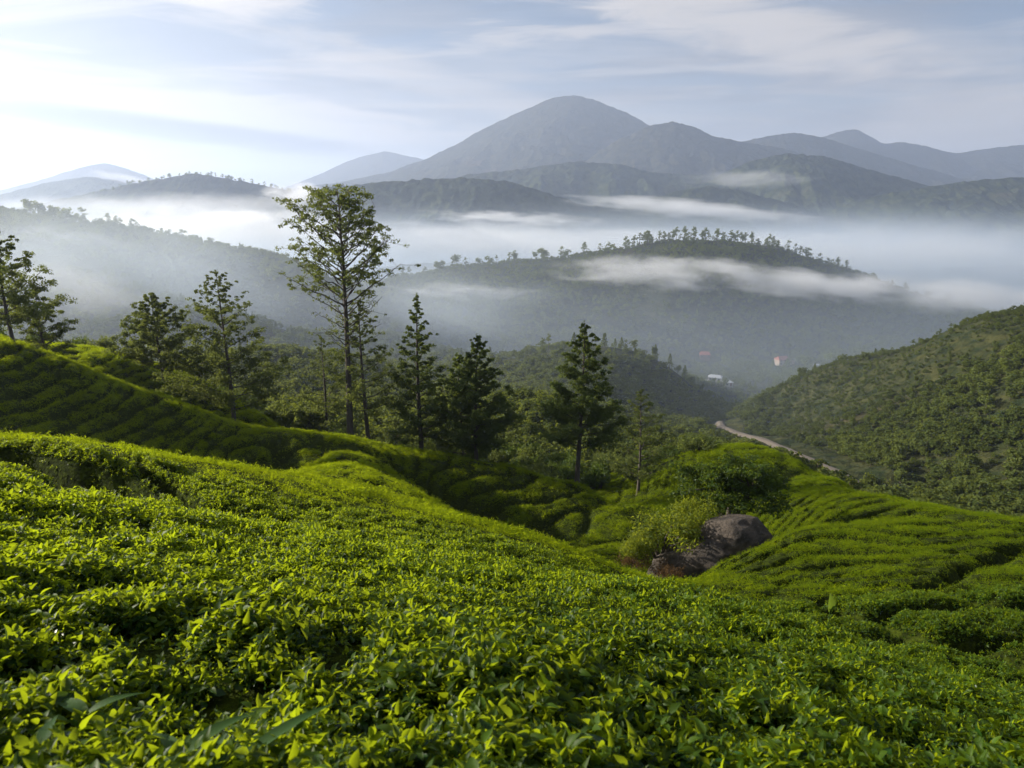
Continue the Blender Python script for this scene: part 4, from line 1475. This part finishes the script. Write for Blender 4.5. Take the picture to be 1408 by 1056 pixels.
# ------------------------------------------------------------------ air and mist
def haze():
    m, t = new_mat('haze_air')
    pv = t.n('ShaderNodeVolumePrincipled', ins={'Color': (0.65, 0.77, 1.0, 1), 'Density': 0.000140, 'Anisotropy': 0.4})
    t.n('ShaderNodeOutputMaterial', ins={'Volume': pv.outputs[0]})
    o = link(bpy.data.objects.new('haze', box_me('haze', -15500, 15500, -4500, 15000, -330, 880, m)))
    tag(o, 'thin even morning haze over the whole valley', 'haze', kind='stuff')


haze()


def mist(name, c, size, dens, label, rotz=0.0, nscale=(3, 3, 2), namt=0.8, soft=1.0, seed=0.0, aniso=0.35, col=(0.975, 0.985, 1.0), tilt=0.0, power=1.0, layer=False, step=1.0):
    """a soft bank of mist: an ellipsoid of airy density torn by noise"""
    m, t = new_mat(name + '_air')
    tc = t.n('ShaderNodeTexCoord')
    ob = tc.outputs['Object']
    nz = t.noise(t.mapping(ob, loc=(seed, seed * 1.7, seed * 0.3), scale=nscale), 1.0, 3.0, 0.55, 0.3)
    if layer:
        sp = t.n('ShaderNodeSeparateXYZ', ins={0: ob})
        # flat layer: thins out upward and toward its sides
        up = t.mapr(t.math('ADD', sp.outputs[2], t.math('MULTIPLY', t.math('SUBTRACT', nz, 0.5), namt)), -0.75, 0.9, 1.0, 0.0)
        ex = t.mapr(t.math('ABSOLUTE', sp.outputs[0]), 0.6, 1.0, 1.0, 0.0)
        ey = t.mapr(t.math('ABSOLUTE', sp.outputs[1]), 0.45, 1.0, 1.0, 0.0)
        den = t.math('MULTIPLY', t.math('MULTIPLY', up, up), t.math('MULTIPLY', ex, ey))
    else:
        ln = t.n('ShaderNodeVectorMath', operation='LENGTH', ins={0: ob}).outputs['Value']
        rr_ = t.math('ADD', ln, t.math('MULTIPLY', t.math('SUBTRACT', 0.5, nz), namt * 1.5))
        den = t.mapr(rr_, 1.0 - 0.12 * namt, max(0.0, 1.0 - soft), 0.0, 1.0)
        edge = t.mapr(ln, 1.0, 0.8, 0.0, 1.0)
        den = t.math('MULTIPLY', den, edge)
        if power != 1.0:
            den = t.math('POWER', den, power)
    den = t.math('MULTIPLY', den, dens)
    pv = t.n('ShaderNodeVolumePrincipled', ins={'Color': (*col, 1), 'Density': den, 'Anisotropy': aniso})
    t.n('ShaderNodeOutputMaterial', ins={'Volume': pv.outputs[0]})
    o = link(bpy.data.objects.new(name, box_me(name, -1, 1, -1, 1, -1, 1, m)))
    o.location = c; o.scale = size; o.rotation_euler = (0, tilt, rotz)
    tag(o, label, 'mist', kind='stuff')
    return o


def mist_px(name, u, v, Y, wpx, hpx, depth, dens, label, **kw):
    x, y, z = pt(u, v, Y)
    k = Y / FPX
    return mist(name, (x, y, z), (wpx * k, depth, hpx * k), dens, label, **kw)


mist('valley_mist', (-250, 1600, -60), (1900, 1080, 130), 0.0046, 'broad thin mist that fills the valley and softens the middle hills', nscale=(2.2, 1.6, 0.8), namt=0.4, layer=True, seed=2, col=(0.76, 0.87, 1.0))
mist_px('mist_bank', 1100, 350, 1350, 640, 38, 330, 0.0075, 'long white mist bank lying behind the central hill', seed=5, nscale=(7, 3, 1.6), namt=1.1, soft=0.9, tilt=R(1.5))
mist_px('mist_bank', 620, 332, 1350, 420, 34, 300, 0.0055, 'white mist bank left of the central hill, below the wooded ridge', seed=9, nscale=(5, 3, 1.6), namt=1.1, soft=0.9)
mist_px('mist_bank', 280, 315, 1250, 270, 38, 260, 0.0075, 'bright mist bank between the two left hills', seed=13, nscale=(5, 3, 1.6), namt=1.1, soft=0.9)
mist_px('mist_band', 905, 374, 730, 170, 30, 50, 0.036, 'left end of the thin white mist drifting across the front of the central hill', seed=17, nscale=(3.0, 1.5, 1.6), namt=1.5, soft=1.0, tilt=R(1.0))
mist_px('mist_band', 1085, 388, 715, 250, 31, 60, 0.036, 'middle stretch of the white mist crossing below the tree crest of the central hill', seed=18, nscale=(4.0, 1.5, 1.6), namt=1.5, soft=1.0, tilt=R(4.5))
mist_px('mist_band', 1340, 408, 730, 250, 32, 70, 0.026, 'right end of the white mist, low beyond the right hill skyline', seed=19, nscale=(4.0, 1.5, 1.6), namt=1.1, soft=1.0, tilt=R(3))
mist_px('mist_band', 960, 288, 2050, 210, 16, 170, 0.014, 'narrow mist tongue on the far side of the wooded ridge', seed=21, nscale=(3.6, 1.5, 1.6), namt=1.0, soft=1.0, tilt=R(4.5))
mist_px('mist_wisp', 120, 395, 430, 110, 30, 60, 0.012, 'pale wisp rising behind the trees at the left', seed=25, nscale=(2, 1.2, 1.2), namt=0.9, soft=1.0, tilt=R(26))
mist_px('mist_wisp', 165, 244, 3000, 60, 9, 150, 0.004, 'small white cloud on the slope of the farthest left hill', seed=29, nscale=(2, 1.2, 1.2), namt=0.9, soft=1.0, tilt=R(8))
mist_px('mist_wisp', 410, 268, 1500, 55, 22, 120, 0.012, 'bright torn wisp at the right end of the far left hill', seed=33, nscale=(2.2, 1.2, 2.0), namt=1.2, soft=0.9)
mist_px('mist_wisp', 1030, 246, 2350, 110, 16, 150, 0.004, 'faint wisp in front of the dark spur under the mountain', seed=37, nscale=(2.2, 1.2, 1.5), namt=1.0, soft=1.0)
mist_px('valley_mist', 130, 370, 500, 450, 150, 150, 0.0055, 'blue morning mist in front of the left back hill', seed=41, nscale=(2, 1.2, 1.2), namt=0.8, soft=1.0, tilt=R(8), col=(0.80, 0.90, 1.0))
mist_px('valley_mist', 560, 420, 560, 300, 60, 130, 0.0035, 'blue mist in the valley behind the tallest tree', seed=45, nscale=(2, 1.2, 1.2), namt=0.8, soft=1.0, col=(0.80, 0.90, 1.0))
mist('valley_mist', (0, 430, -62), (560, 345, 80), 0.0015, 'faint blue haze low in the near valley behind the conifers', nscale=(2.2, 1.6, 0.8), namt=0.5, layer=True, seed=51, col=(0.74, 0.85, 1.0))
mist_px('mist_bank', 240, 285, 1900, 330, 26, 200, 0.0040, 'thin veil of mist on the face of the far left hill', seed=61, nscale=(5, 2, 1.6), namt=1.1, soft=1.0)
mist_px('mist_bank', 1300, 345, 1150, 300, 50, 200, 0.0040, 'torn mist filling the basin right of the central hill', seed=65, nscale=(6, 3, 2.0), namt=1.3, soft=1.0, tilt=R(3))
mist_px('mist_wisp', 700, 300, 1500, 160, 12, 120, 0.010, 'low torn wisp on the foot of the wooded ridge', seed=71, nscale=(4, 2, 1.6), namt=1.5, soft=1.0, tilt=R(2))
mist_px('mist_wisp', 330, 300, 1300, 120, 12, 100, 0.012, 'bright wisp between the far left hill and the left back hill', seed=75, nscale=(4, 2, 1.6), namt=1.5, soft=1.0, tilt=R(-3))
mist_px('mist_wisp', 640, 400, 700, 130, 14, 60, 0.010, 'faint wisp over the left flank of the central hill', seed=79, nscale=(4, 2, 1.6), namt=1.5, soft=1.0, tilt=R(2))
mist_px('mist_wisp', 80, 330, 640, 150, 22, 60, 0.010, 'drifting wisp over the crest of the left back hill', seed=83, nscale=(3, 2, 1.6), namt=1.4, soft=1.0, tilt=R(6))
